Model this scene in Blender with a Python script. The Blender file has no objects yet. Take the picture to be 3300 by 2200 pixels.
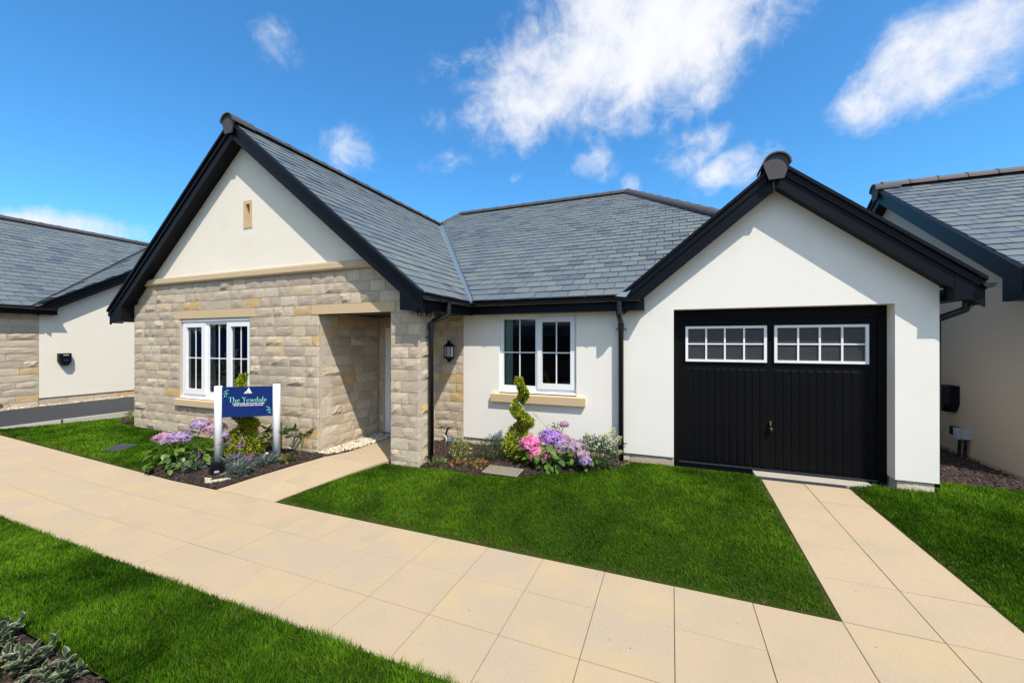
import bpy, bmesh, math, random
import numpy as np
from mathutils import Vector, Matrix, noise
from mathutils.geometry import tessellate_polygon

rng = random.Random(7)
nrg = np.random.default_rng(11)
S = bpy.context.scene
C = S.collection
R = math.radians

# ------------------------------------------------------------------ camera
CAM = Vector((0.0153, -6.1963, 1.9329))
YAW, PITCH = R(-21.779), R(0.055)
FOC = 1285.98 / 3300.0            # focal length in units of the picture width
cam = bpy.data.objects.new('camera', bpy.data.cameras.new('camera'))
C.objects.link(cam)
cam.data.sensor_width = 36.0
cam.data.lens = 36.0 * FOC
cam.data.clip_start, cam.data.clip_end = 0.05, 2000.0
cam.location = CAM
cam.rotation_euler = (R(90) + PITCH, 0, -YAW)
S.camera = cam

# ------------------------------------------------------------------ light
SUN = Vector((1.165, -1.0, 2.14)).normalized()
EXPO = 0.15
sun = bpy.data.objects.new('sun', bpy.data.lights.new('sun', 'SUN'))
C.objects.link(sun)
sun.data.energy = 4.8
sun.data.angle = R(0.5)
sun.data.color = (1.0, 0.94, 0.855)
sun.rotation_euler = SUN.to_track_quat('Z', 'Y').to_euler()
S.view_settings.view_transform = 'Standard'
S.view_settings.look = 'None'
S.view_settings.exposure = EXPO
S.view_settings.gamma = 1.0
S.view_settings.use_curve_mapping = False
S.cycles.max_bounces = 8
S.cycles.transparent_max_bounces = 24
S.cycles.sample_clamp_indirect = 6.0


def camdir(px, py):
    """direction in which the lens sees a point of the 3300x2200 photograph"""
    f = Vector((math.sin(YAW), math.cos(YAW), 0)); r = Vector((math.cos(YAW), -math.sin(YAW), 0))
    return (f + r * ((px - 1650) / 1285.98) + Vector((0, 0, 1)) * ((1100 - py) / 1285.98)).normalized()


def project(p):
    d = Vector(p) - CAM
    f = Vector((math.sin(YAW), math.cos(YAW), 0)); r = Vector((math.cos(YAW), -math.sin(YAW), 0))
    z = d.dot(f)
    if z < 0.05: return None
    return (1650 + 1285.98 * d.dot(r) / z, 1100 - 1285.98 * d.z / z, z)


class NT:
    """small helper round a node tree"""
    def __init__(s, tree): s.t = tree; s.n = tree.nodes; s.l = tree.links
    def add(s, typ, **kw):
        nd = s.n.new(typ)
        for k, v in kw.items():
            if k.startswith('i_'):
                key = k[2:]
                nd.inputs[int(key) if key.isdigit() else key].default_value = v
            else: setattr(nd, k, v)
        return nd
    def link(s, a, b): s.l.new(a, b)
    def math(s, op, a, b=None, c=None, clamp=False):
        nd = s.n.new('ShaderNodeMath'); nd.operation = op; nd.use_clamp = clamp
        for i, v in enumerate((a, b, c)):
            if v is None: continue
            if isinstance(v, (int, float)): nd.inputs[i].default_value = v
            else: s.l.new(v, nd.inputs[i])
        return nd.outputs[0]
    def dot(s, a, vec):
        nd = s.n.new('ShaderNodeVectorMath'); nd.operation = 'DOT_PRODUCT'
        s.l.new(a, nd.inputs[0]); nd.inputs[1].default_value = vec
        return nd.outputs['Value']
    def smooth(s, v, lo, hi):
        nd = s.n.new('ShaderNodeMapRange'); nd.interpolation_type = 'SMOOTHSTEP'
        s.l.new(v, nd.inputs[0]); nd.inputs[1].default_value = lo; nd.inputs[2].default_value = hi
        return nd.outputs[0]
    def mix(s, f, a, b):
        nd = s.n.new('ShaderNodeMix'); nd.data_type = 'RGBA'
        for k, v in ((0, f), (6, a), (7, b)):
            if isinstance(v, (int, float)): nd.inputs[k].default_value = v
            elif isinstance(v, tuple): nd.inputs[k].default_value = v if len(v) == 4 else (*v, 1)
            else: s.l.new(v, nd.inputs[k])
        return nd.outputs[2]


SKY_STRENGTH = 0.15
def build_world():
    w = bpy.data.worlds.new('World'); S.world = w; w.use_nodes = True
    n = NT(w.node_tree); n.n.clear()
    out = n.add('ShaderNodeOutputWorld'); bg = n.add('ShaderNodeBackground')
    bg.inputs[1].default_value = SKY_STRENGTH
    sky = n.add('ShaderNodeTexSky', sky_type='NISHITA')
    sky.sun_disc = False
    sky.sun_elevation = math.asin(SUN.z); sky.sun_rotation = math.atan2(SUN.x, SUN.y)
    sky.altitude = 60; sky.air_density = 1.0; sky.dust_density = 1.1; sky.ozone_density = 2.2
    hs = n.add('ShaderNodeHueSaturation'); hs.inputs['Saturation'].default_value = 1.12; hs.inputs['Value'].default_value = 1.0
    n.link(sky.outputs[0], hs.inputs['Color'])
    gr = n.add('ShaderNodeVectorMath', operation='MULTIPLY'); n.link(hs.outputs[0], gr.inputs[0]); gr.inputs[1].default_value = (0.60, 1.21, 1.47)
    tc = n.add('ShaderNodeTexCoord'); D = tc.outputs['Generated']
    nrm = n.add('ShaderNodeVectorMath', operation='NORMALIZE'); n.link(D, nrm.inputs[0]); D = nrm.outputs[0]
    # streaky noise: stretched along the direction the clouds drift
    f1 = n.add('ShaderNodeTexNoise'); f1.inputs['Scale'].default_value = 5.6; f1.inputs['Detail'].default_value = 9; f1.inputs['Roughness'].default_value = 0.62
    f1.inputs['Distortion'].default_value = 0.25
    n.link(D, f1.inputs['Vector'])
    f2 = n.add('ShaderNodeTexNoise'); f2.inputs['Scale'].default_value = 17.0; f2.inputs['Detail'].default_value = 8; f2.inputs['Roughness'].default_value = 0.7
    f2.inputs['Distortion'].default_value = 0.6
    n.link(D, f2.inputs['Vector'])
    fb = n.math('ADD', n.math('MULTIPLY', f1.outputs[0], 0.66), n.math('MULTIPLY', f2.outputs[0], 0.34))
    # named banks of cloud, by direction (centre, one end, half width)
    banks = [  # centre px, tip px along the long axis, half-width px, weight
        ((2060, 90), (2560, -140), 285, 1.0), ((1800, 250), (2170, 140), 195, 1.0), ((2180, 290), (2420, 200), 120, .62),
        ((1620, 310), (1790, 260), 105, .55), ((2050, 350), (2300, 330), 90, .5),
        ((3050, 190), (3420, 0), 165, .98), ((2830, 320), (3000, 250), 95, .75), ((3180, 250), (3400, 170), 90, .6),
        ((2370, 545), (2540, 490), 85, .72), ((2230, 490), (2400, 430), 80, .56), ((1910, 525), (2010, 515), 62, .55),
        ((1425, 525), (1530, 500), 48, .52), ((1140, 490), (1270, 505), 75, .30), ((1395, 385), (1450, 440), 75, .46),
        ((1660, 570), (1690, 560), 20, .5), ((870, 130), (960, 125), 75, .44), ((2040, 590), (2080, 600), 40, .55),
        ((100, 735), (600, 765), 65, .85), ((470, 750), (560, 735), 40, .55), ((2920, 480), (3020, 470), 18, .3)]
    acc = None
    for (c, tip, hw, wt) in banks:
        c3 = camdir(*c); t3 = camdir(*tip)
        a = (t3 - c3); ra = a.length; a.normalize(); b = c3.cross(a).normalized()
        rb = hw / 1285.98 * (c3.dot(Vector((math.sin(YAW), math.cos(YAW), 0))) ** 1.0)
        u = n.math('MULTIPLY', n.math('SUBTRACT', n.dot(D, a), c3.dot(a)), 1 / ra)
        v = n.math('MULTIPLY', n.math('SUBTRACT', n.dot(D, b), c3.dot(b)), 1 / rb)
        r2 = n.math('SQRT', n.math('ADD', n.math('MULTIPLY', u, u), n.math('MULTIPLY', v, v)))
        m = n.math('MULTIPLY', n.math('SUBTRACT', 1.45, r2, clamp=True), wt)
        front = n.math('GREATER_THAN', n.dot(D, c3), 0.3)
        m = n.math('MULTIPLY', m, front)
        acc = m if acc is None else n.math('MAXIMUM', acc, m)
    dens = n.math('ADD', acc, n.math('MULTIPLY', n.math('SUBTRACT', fb, 0.5), 2.55))
    named = n.smooth(dens, 0.24, 1.12)
    gate = n.smooth(acc, 0.0, 0.3)
    named = n.math('MULTIPLY', named, gate)
    # unseen fair-weather cloud added behind the camera, cover raised for whiter fill light
    g = n.add('ShaderNodeTexNoise'); g.inputs['Scale'].default_value = 2.2; g.inputs['Detail'].default_value = 8; g.inputs['Roughness'].default_value = 0.6
    n.link(D, g.inputs['Vector'])
    away = n.smooth(n.dot(D, Vector((math.sin(YAW), math.cos(YAW), 0))), 0.35, -0.1)
    gen = n.math('MULTIPLY', n.smooth(g.outputs[0], 0.42, 0.62), away)
    cl = n.math('MAXIMUM', named, gen)
    shade = n.smooth(f1.outputs[0], 0.3, 0.7)
    ccol = n.mix(shade, (5.0, 5.25, 5.9, 1), (6.2, 6.2, 6.3, 1))
    col = n.mix(n.math('MULTIPLY', cl, 0.96), gr.outputs[0], ccol)
    n.link(col, bg.inputs[0]); n.link(bg.outputs[0], out.inputs[0])
build_world()


# ------------------------------------------------------------------ materials
MATS = {}
def mat(name, col, rough=0.7, noise_scale=None, noise_amt=0.12, bump=0.0, bump_scale=60.0, metallic=0.0, spec=0.5,
        tint=None, coat=0.0, attr=None, detail=6.0, patch=None, translucent=0.0, bdist=0.01, speck=None):
    """procedural material: base colour, mottling, optional second patch colour, fine relief"""
    if name in MATS: return MATS[name]
    m = bpy.data.materials.new(name); m.use_nodes = True
    n = NT(m.node_tree); n.n.clear()
    out = n.add('ShaderNodeOutputMaterial'); p = n.add('ShaderNodeBsdfPrincipled')
    p.inputs['Roughness'].default_value = rough; p.inputs['Metallic'].default_value = metallic
    p.inputs['Specular IOR Level'].default_value = spec
    if coat: p.inputs['Coat Weight'].default_value = coat
    tc = n.add('ShaderNodeTexCoord'); V = tc.outputs['Object']
    if attr:
        at = n.add('ShaderNodeAttribute', attribute_name=attr); c = at.outputs['Color']
    else:
        rgb = n.add('ShaderNodeRGB'); rgb.outputs[0].default_value = (*col, 1); c = rgb.outputs[0]
    if noise_scale:
        t = n.add('ShaderNodeTexNoise'); t.inputs['Scale'].default_value = noise_scale; t.inputs['Detail'].default_value = detail
        t.inputs['Roughness'].default_value = 0.65
        geo = n.add('ShaderNodeNewGeometry'); n.link(geo.outputs['Position'], t.inputs['Vector'])
        k = n.math('ADD', n.math('MULTIPLY', n.math('SUBTRACT', t.outputs[0], 0.5), noise_amt * 4), 1.0)
        vm = n.add('ShaderNodeVectorMath', operation='SCALE'); n.link(c, vm.inputs[0]); n.link(k, vm.inputs['Scale']); c = vm.outputs[0]
    if patch:
        pc, ps, lo, hi = patch
        t2 = n.add('ShaderNodeTexNoise'); t2.inputs['Scale'].default_value = ps; t2.inputs['Detail'].default_value = 5
        geo2 = n.add('ShaderNodeNewGeometry'); n.link(geo2.outputs['Position'], t2.inputs['Vector'])
        c = n.mix(n.smooth(t2.outputs[0], lo, hi), c, (*pc, 1))
    if speck:
        for sc_, th_, colr in speck:
            vo = n.add('ShaderNodeTexVoronoi'); vo.inputs['Scale'].default_value = sc_
            g4 = n.add('ShaderNodeNewGeometry'); n.link(g4.outputs['Position'], vo.inputs['Vector'])
            sel = n.math('MULTIPLY', n.math('LESS_THAN', vo.outputs['Distance'], th_), n.math('GREATER_THAN', n.dot(vo.outputs['Color'], (1, 0, 0)), 0.55))
            c = n.mix(sel, c, (*colr, 1))
    n.link(c, p.inputs['Base Color'])
    if bump:
        b = n.add('ShaderNodeTexNoise'); b.inputs['Scale'].default_value = bump_scale; b.inputs['Detail'].default_value = 4
        geo3 = n.add('ShaderNodeNewGeometry'); n.link(geo3.outputs['Position'], b.inputs['Vector'])
        bp = n.add('ShaderNodeBump'); bp.inputs['Strength'].default_value = bump; bp.inputs['Distance'].default_value = bdist
        n.link(b.outputs[0], bp.inputs['Height']); n.link(bp.outputs[0], p.inputs['Normal'])
    sh = p.outputs[0]
    if translucent:
        tr = n.add('ShaderNodeBsdfTranslucent'); n.link(c, tr.inputs[0])
        mx = n.add('ShaderNodeMixShader'); mx.inputs[0].default_value = translucent
        n.link(sh, mx.inputs[1]); n.link(tr.outputs[0], mx.inputs[2]); sh = mx.outputs[0]
    n.link(sh, out.inputs[0])
    MATS[name] = m
    return m

RENDER = mat('white_render', (0.845, 0.785, 0.71), 0.92, 1.3, 0.02, 0.5, 90.0, spec=0.2, bdist=0.007, patch=((0.805, 0.755, 0.68), 1.6, .5, .8))
GABLE = mat('gable_render', (0.83, 0.738, 0.605), 0.92, 1.3, 0.02, 0.55, 95.0, spec=0.2, bdist=0.006, patch=((0.80, 0.705, 0.57), 1.6, .5, .8))
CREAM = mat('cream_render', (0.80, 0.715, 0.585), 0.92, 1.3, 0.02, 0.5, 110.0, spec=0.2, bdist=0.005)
SHADECREAM = mat('shaded_cream_render', (0.44, 0.385, 0.315), 0.92, 1.3, 0.02, 0.5, 110.0, spec=0.2, bdist=0.005)  # cream render with the shade of the narrow gap darkened into its colour
MORTAR = mat('lime_mortar', (0.50, 0.43, 0.345), 0.95, 25, 0.1, 0.4, 120)
STONES = [mat('sandstone_grey', (0.53, 0.425, 0.315), 0.9, 16, 0.12, 1.0, 70, spec=0.2, bdist=0.016, patch=((0.45, 0.385, 0.32), 6, .5, .75)),
          mat('sandstone_beige', (0.58, 0.465, 0.33), 0.9, 16, 0.12, 1.0, 70, spec=0.2, bdist=0.016, patch=((0.50, 0.415, 0.325), 6, .5, .75)),
          mat('sandstone_pale', (0.625, 0.52, 0.385), 0.9, 16, 0.12, 1.0, 70, spec=0.2, bdist=0.016, patch=((0.55, 0.44, 0.32), 7, .55, .75)),
          mat('sandstone_brown', (0.480, 0.385, 0.285), 0.9, 16, 0.12, 1.0, 70, spec=0.2, bdist=0.016, patch=((0.53, 0.42, 0.30), 6, .5, .75)),
          mat('sandstone_ochre', (0.56, 0.375, 0.175), 0.9, 14, 0.12, 0.9, 55, spec=0.2, patch=((0.54, 0.46, 0.35), 9, .5, .7)),
          mat('sandstone_honey', (0.59, 0.45, 0.285), 0.9, 14, 0.12, 0.9, 55, spec=0.2, patch=((0.58, 0.51, 0.41), 9, .5, .7))]
BUFF = mat('sawn_sandstone', (0.585, 0.43, 0.25), 0.85, 9, 0.05, 0.12, 220, spec=0.25)
SLATES = [mat('slate_blue', (0.116, 0.136, 0.145), 0.50, 30, 0.07, 0.5, 45, spec=0.45),
          mat('slate_green', (0.142, 0.158, 0.155), 0.54, 30, 0.07, 0.5, 45, spec=0.45),
          mat('slate_grey', (0.126, 0.143, 0.149), 0.52, 30, 0.07, 0.5, 45, spec=0.45),
          mat('slate_dark', (0.092, 0.105, 0.124), 0.48, 30, 0.07, 0.5, 45, spec=0.45)]
RIDGE = mat('ridge_clay', (0.062, 0.054, 0.057), 0.75, 12, 0.08, 0.3, 90)
RIDGE2 = mat('ridge_brown', (0.105, 0.082, 0.074), 0.75, 12, 0.08, 0.3, 90)
BLACK = mat('black_upvc', (0.005, 0.0056, 0.0085), 0.42, 5, 0.05, spec=0.14)
BLACKDOOR = mat('black_steel', (0.004, 0.004, 0.0048), 0.5, 5, 0.05, spec=0.10)
BLACKPIPE = mat('black_pipe', (0.008, 0.0085, 0.010), 0.3, spec=0.5)
LEAD = mat('lead_flashing', (0.14, 0.18, 0.22), 0.5, 8, 0.08, metallic=0.2)
UNDERLAY = mat('dark_underlay', (0.03, 0.033, 0.036), 0.9)
WHITE = mat('white_upvc', (0.83, 0.825, 0.815), 0.28, spec=0.5)
FROST = mat('obscured_glass', (0.036, 0.035, 0.037), 0.28, 40, 0.16, 0.6, 130, spec=0.5)
SLAB = [mat('paving_a', (0.440, 0.330, 0.218), 0.9, 55, 0.07, 0.3, 260, spec=0.2, patch=((0.480, 0.358, 0.208), 2.2, .40, .72), detail=8, speck=[(48, .11, (.25, .19, .13)), (60, .13, (.58, .49, .37)), (9, .045, (.10, .075, .05))]),
        mat('paving_b', (0.465, 0.343, 0.221), 0.9, 55, 0.07, 0.3, 260, spec=0.2, patch=((0.415, 0.322, 0.208), 2.2, .40, .72), detail=8, speck=[(48, .11, (.25, .19, .13)), (60, .13, (.58, .49, .37)), (9, .045, (.10, .075, .05))]),
        mat('paving_c', (0.430, 0.330, 0.226), 0.9, 55, 0.07, 0.3, 260, spec=0.2, patch=((0.475, 0.352, 0.202), 2.2, .40, .72), detail=8, speck=[(48, .11, (.25, .19, .13)), (60, .13, (.58, .49, .37)), (9, .045, (.10, .075, .05))])]
JOINT = mat('joint_sand', (0.36, 0.26, 0.16), 0.95, 60, 0.1)
CONCRETE = mat('concrete', (0.40, 0.355, 0.29), 0.9, 5, 0.08, 0.25, 70)
TARMAC = mat('tarmac', (0.030, 0.030, 0.033), 0.85, 90, 0.15, 0.5, 240)
SOIL = mat('soil', (0.09, 0.062, 0.034), 0.95, 30, 0.15, 0.4, 60)
TURF = mat('turf', (0.034, 0.056, 0.008), 0.95, 20, 0.12, spec=0.0)
MULCH = mat('mulch_base', (0.033, 0.019, 0.013), 0.95, 30, 0.2, 0.8, 45, bdist=0.03)
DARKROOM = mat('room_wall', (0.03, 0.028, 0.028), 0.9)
TIMBER = mat('fence_timber', (0.14, 0.095, 0.065), 0.85, 12, 0.12)
NAVY = mat('navy_panel', (0.016, 0.022, 0.20), 0.55)
SIGNBLUE = mat('sign_blue', (0.006, 0.023, 0.115), 0.5, 30, 0.02, spec=0.15)
MINT = mat('mint_print', (0.22, 0.56, 0.42), 0.5)
WHITEPRINT = mat('white_print', (0.85, 0.85, 0.85), 0.5)
WHITEPOST = mat('white_post', (0.82, 0.84, 0.85), 0.3, spec=0.45)
BRASS = mat('brass', (0.75, 0.52, 0.20), 0.3, metallic=0.9)
CURTAIN = mat('curtain_green', (0.55, 0.74, 0.62), 0.9, translucent=0.3)
GRAVEL = mat('gravel_buff', (0.66, 0.56, 0.40), 0.9, attr='Col')
BARK = mat('bark', (0.06, 0.04, 0.03), 0.9, attr='Col')
GRASS = mat('grass', (0.05, 0.12, 0.01), 0.62, attr='Col', translucent=0.34, spec=0.0)
LEAFC = mat('leaf', (0.05, 0.12, 0.01), 0.5, attr='Col', translucent=0.25, spec=0.3)
PETAL = mat('petal', (0.5, 0.2, 0.5), 0.7, attr='Col', translucent=0.3, spec=0.2)
STEM = mat('stem', (0.07, 0.10, 0.02), 0.7)
TRUNKM = mat('trunk_bark', (0.10, 0.065, 0.04), 0.9, 20, 0.1)
VGREEN = mat('leaf_green', (0.042, 0.068, 0.028), 0.42, 40, 0.10, translucent=0.15)
VCREAM = mat('leaf_cream', (0.25, 0.27, 0.15), 0.5, 40, 0.08, translucent=0.2)
HLEAF = [mat('hydrangea_leaf_a', (0.095, 0.175, 0.018), 0.42, 30, 0.08, translucent=0.22),
         mat('hydrangea_leaf_b', (0.055, 0.115, 0.014), 0.42, 30, 0.08, translucent=0.22),
         mat('hydrangea_leaf_c', (0.14, 0.21, 0.03), 0.42, 30, 0.08, translucent=0.22)]
IRON = mat('cast_cover', (0.27, 0.22, 0.16), 0.85, 25, 0.12, 0.3, 90)
IRONDARK = mat('cover_recess', (0.055, 0.06, 0.07), 0.7, 25, 0.1)
GALV = mat('galvanised_grate', (0.10, 0.105, 0.12), 0.5, metallic=0.5)
GREYPLASTIC = mat('grey_plastic', (0.36, 0.40, 0.44), 0.5)
LAMPGLASS = mat('lamp_glass', (0.42, 0.42, 0.45), 0.12, spec=0.6)
BRICKRED = mat('terracotta', (0.25, 0.115, 0.075), 0.9, 20, 0.1)

def glass_mat():
    m = bpy.data.materials.new('window_glass'); m.use_nodes = True
    n = NT(m.node_tree); n.n.clear()
    out = n.add('ShaderNodeOutputMaterial'); tr = n.add('ShaderNodeBsdfTransparent'); gl = n.add('ShaderNodeBsdfGlossy')
    tr.inputs[0].default_value = (0.86, 0.92, 0.89, 1); gl.inputs['Roughness'].default_value = 0.01
    fr = n.add('ShaderNodeFresnel'); fr.inputs[0].default_value = 1.6
    k = n.math('MULTIPLY', fr.outputs[0], 1.9, clamp=True)
    mx = n.add('ShaderNodeMixShader'); n.link(k, mx.inputs[0]); n.link(tr.outputs[0], mx.inputs[1]); n.link(gl.outputs[0], mx.inputs[2])
    n.link(mx.outputs[0], out.inputs[0]); return m
GLASS = glass_mat()


# ------------------------------------------------------------------ mesh helpers
class MB:
    def __init__(s): s.v = []; s.f = []; s.mi = []; s.col = None
    def quad(s, pts, mi=0):
        b = len(s.v); s.v += [tuple(p) for p in pts]; s.f.append(tuple(range(b, b + len(pts)))); s.mi.append(mi)
    def raw(s, vs, fs, mi=0):
        b = len(s.v); s.v += [tuple(p) for p in vs]
        for f in fs: s.f.append(tuple(i + b for i in f)); s.mi.append(mi)
    def box(s, x0, x1, y0, y1, z0, z1, mi=0):
        v = [(x0, y0, z0), (x1, y0, z0), (x1, y1, z0), (x0, y1, z0), (x0, y0, z1), (x1, y0, z1), (x1, y1, z1), (x0, y1, z1)]
        s.raw(v, [(0, 3, 2, 1), (4, 5, 6, 7), (0, 1, 5, 4), (1, 2, 6, 5), (2, 3, 7, 6), (3, 0, 4, 7)], mi)
    def prism(s, poly, axis, a0, a1, holes=(), mi=0):
        """2-D outline (with holes) pushed along an axis; 'y': (x,z), 'x': (y,z), 'z': (x,y)"""
        def P(p, a):
            return (p[0], a, p[1]) if axis == 'y' else (a, p[0], p[1]) if axis == 'x' else (p[0], p[1], a)
        loops = [list(poly)] + [list(h) for h in holes]
        flat = [p for l in loops for p in l]; n = len(flat)
        tris = tessellate_polygon([[Vector((p[0], p[1], 0)) for p in l] for l in loops])
        vs = [P(p, a0) for p in flat] + [P(p, a1) for p in flat]
        fs = [tuple(t) for t in tris] + [tuple(i + n for i in reversed(t)) for t in tris]
        o = 0
        for l in loops:
            k = len(l)
            for i in range(k):
                j = (i + 1) % k
                fs.append((o + i, o + j, o + j + n, o + i + n))
            o += k
        s.raw(vs, fs, mi)
    def tube(s, pts, r, n=10, mi=0, cap=True):
        pts = [Vector(p) for p in pts]; rs = r if isinstance(r, (list, tuple)) else [r] * len(pts)
        b = len(s.v); side = None
        for i, p in enumerate(pts):
            d = (pts[min(i + 1, len(pts) - 1)] - pts[max(i - 1, 0)]).normalized()
            if side is None:
                side = d.cross(Vector((0, 0, 1)));
                if side.length < 1e-3: side = Vector((1, 0, 0))
            side = (side - d * side.dot(d)).normalized(); up = d.cross(side)
            for k in range(n):
                a = 2 * math.pi * k / n
                s.v.append(tuple(p + (side * math.cos(a) + up * math.sin(a)) * rs[i]))
        for i in range(len(pts) - 1):
            for k in range(n):
                k2 = (k + 1) % n
                s.f.append((b + i * n + k, b + i * n + k2, b + (i + 1) * n + k2, b + (i + 1) * n + k)); s.mi.append(mi)
        if cap:
            s.f.append(tuple(b + k for k in range(n))); s.mi.append(mi)
            e = b + (len(pts) - 1) * n
            s.f.append(tuple(e + k for k in reversed(range(n)))); s.mi.append(mi)
    def lathe(s, prof, c, n=12, mi=0, a0=0, a1=2 * math.pi):
        b = len(s.v); full = abs(a1 - a0 - 2 * math.pi) < 1e-4; m = n if full else n + 1
        for (r, z) in prof:
            for k in range(m):
                a = a0 + (a1 - a0) * k / n
                s.v.append((c[0] + r * math.cos(a), c[1] + r * math.sin(a), c[2] + z))
        for i in range(len(prof) - 1):
            for k in range(n):
                k2 = (k + 1) % m
                s.f.append((b + i * m + k, b + i * m + k2, b + (i + 1) * m + k2, b + (i + 1) * m + k)); s.mi.append(mi)
    def merge(s, o):
        b = len(s.v); s.v += o.v; s.f += [tuple(i + b for i in f) for f in o.f]; s.mi += o.mi
    def mesh(s, name, mats, smooth=False):
        me = bpy.data.meshes.new(name); me.from_pydata(s.v, [], s.f)
        for m in (mats if isinstance(mats, (list, tuple)) else [mats]): me.materials.append(m)
        if len(me.materials) > 1: me.polygons.foreach_set('material_index', s.mi)
        if smooth: me.polygons.foreach_set('use_smooth', [True] * len(me.polygons))
        me.update(); return me


def fixn(me):
    bm = bmesh.new(); bm.from_mesh(me); bmesh.ops.recalc_face_normals(bm, faces=bm.faces); bm.to_mesh(me); bm.free()

def put(name, me, parent=None, loc=None, rec=True):
    """link a mesh; meshes are written in world coordinates unless loc is given"""
    if rec and isinstance(me, bpy.types.Mesh): fixn(me)
    o = bpy.data.objects.new(name, me); C.objects.link(o)
    base = Vector((0, 0, 0)) if loc is None else Vector(loc)
    if parent is not None:
        o.parent = parent
        off = Vector((0, 0, 0)); p = parent
        while p is not None: off += p.location; p = p.parent
        o.location = base - off
    else: o.location = base
    return o

def part(name, mb, mats, parent, smooth=False):
    return put(name, mb.mesh(name, mats, smooth), parent)

def thing(name, label, cat, loc, group=None):
    o = bpy.data.objects.new(name, None); C.objects.link(o); o.location = loc; o.empty_display_size = 0.2
    o['label'] = label; o['category'] = cat
    if group: o['group'] = group
    return o

def tag(o, label, cat, group=None):
    o['label'] = label; o['category'] = cat
    if group: o['group'] = group
    return o

def structure(name, mb, mats, smooth=False):
    o = put(name, mb.mesh(name, mats, smooth)); o['kind'] = 'structure'; return o

def colmesh(name, verts, faces, cols, m, smooth=False):
    """numpy mesh with a colour per vertex; faces is an (n,k) array"""
    me = bpy.data.meshes.new(name); nv, (nf, k) = len(verts), faces.shape
    me.vertices.add(nv); me.vertices.foreach_set('co', np.asarray(verts, np.float32).ravel())
    me.loops.add(nf * k); me.loops.foreach_set('vertex_index', faces.astype(np.int32).ravel())
    me.polygons.add(nf); me.polygons.foreach_set('loop_start', np.arange(nf, dtype=np.int32) * k)
    me.polygons.foreach_set('loop_total', np.full(nf, k, np.int32))
    at = me.color_attributes.new('Col', 'FLOAT_COLOR', 'POINT')
    c4 = np.ones((nv, 4), np.float32); c4[:, :3] = cols; at.data.foreach_set('color', c4.ravel())
    me.materials.append(m); me.update(calc_edges=True); me.validate()
    if smooth: me.polygons.foreach_set('use_smooth', [True] * nf)
    return me

def inside(poly, x, y):
    x = np.asarray(x); y = np.asarray(y); c = np.zeros(x.shape, bool); n = len(poly)
    for i in range(n):
        x0, y0 = poly[i]; x1, y1 = poly[(i + 1) % n]
        if y0 == y1: continue
        k = ((y0 > y) != (y1 > y)) & (x < (x1 - x0) * (y - y0) / (y1 - y0) + x0)
        c ^= k
    return c

def inview(x, y, z, margin=0.08):
    dx, dy, dz = x - CAM.x, y - CAM.y, z - CAM.z
    d = dx * math.sin(YAW) + dy * math.cos(YAW); r = dx * math.cos(YAW) - dy * math.sin(YAW)
    d = np.maximum(d, 0.01)
    u = 0.5 + FOC * r / d; v = 0.5 - FOC * dz / d * 1.5
    return (d > 0.3) & (u > -margin) & (u < 1 + margin) & (v > -margin) & (v < 1 + margin)

def poly_area(pts):
    a = 0
    for i in range(len(pts)):
        x0, y0 = pts[i][:2]; x1, y1 = pts[(i + 1) % len(pts)][:2]; a += x0 * y1 - x1 * y0
    return abs(a) / 2

def seen_size(pts):
    """area in the photograph of a small world polygon; 0 when outside it"""
    q = [project(p) for p in pts]
    if any(k is None for k in q): return 0
    cx = sum(k[0] for k in q) / len(q); cy = sum(k[1] for k in q) / len(q)
    if cx < -30 or cx > 3330 or cy < -30 or cy > 2230: return 0
    return poly_area(q)


# ------------------------------------------------------------------ ground heights
PATH_Y, FRONT_Y = -2.782, -4.28      # the front path's edges
def zx(x): return np.maximum(0, (-6.5 - np.asarray(x, float))) * 0.033
def hgt(x, y):
    x = np.asarray(x, float); y = np.asarray(y, float)
    k = np.clip((x + 3.2) / 3.4, 0, 1); k = k * k * (3 - 2 * k)
    t = np.clip((y - PATH_Y) / (1.4 + 1.15 * k), 0, 1); t = t * ((1.35 - 0.35 * k) - 0.35 * (1 - k) * t)
    top = 0.160 + np.maximum(0, (-6.5 - x)) * 0.012
    return zx(x) * (1 - t) + top * t
def h1(x, y): return float(hgt(x, y))

def sheet(name, poly, dz, m, step=0.25, kind='structure', parent=None, hf=hgt):
    bm = bmesh.new()
    f = bm.faces.new([bm.verts.new((p[0], p[1], 0)) for p in poly])
    xs = [p[0] for p in poly]; ys = [p[1] for p in poly]
    for ax, lo, hi in ((0, min(xs), max(xs)), (1, min(ys), max(ys))):
        v = lo + step
        while v < hi:
            no = (1, 0, 0) if ax == 0 else (0, 1, 0); co = (v, 0, 0) if ax == 0 else (0, v, 0)
            bmesh.ops.bisect_plane(bm, geom=bm.verts[:] + bm.edges[:] + bm.faces[:], plane_co=co, plane_no=no)
            v += step
    for v in bm.verts: v.co.z = float(hf(v.co.x, v.co.y)) + dz
    bmesh.ops.recalc_face_normals(bm, faces=bm.faces)
    for f in bm.faces:
        if f.normal.z < 0: f.normal_flip()
    me = bpy.data.meshes.new(name); bm.to_mesh(me); bm.free(); me.materials.append(m)
    o = put(name, me, parent, rec=False)
    if kind: o['kind'] = kind
    return o

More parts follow.
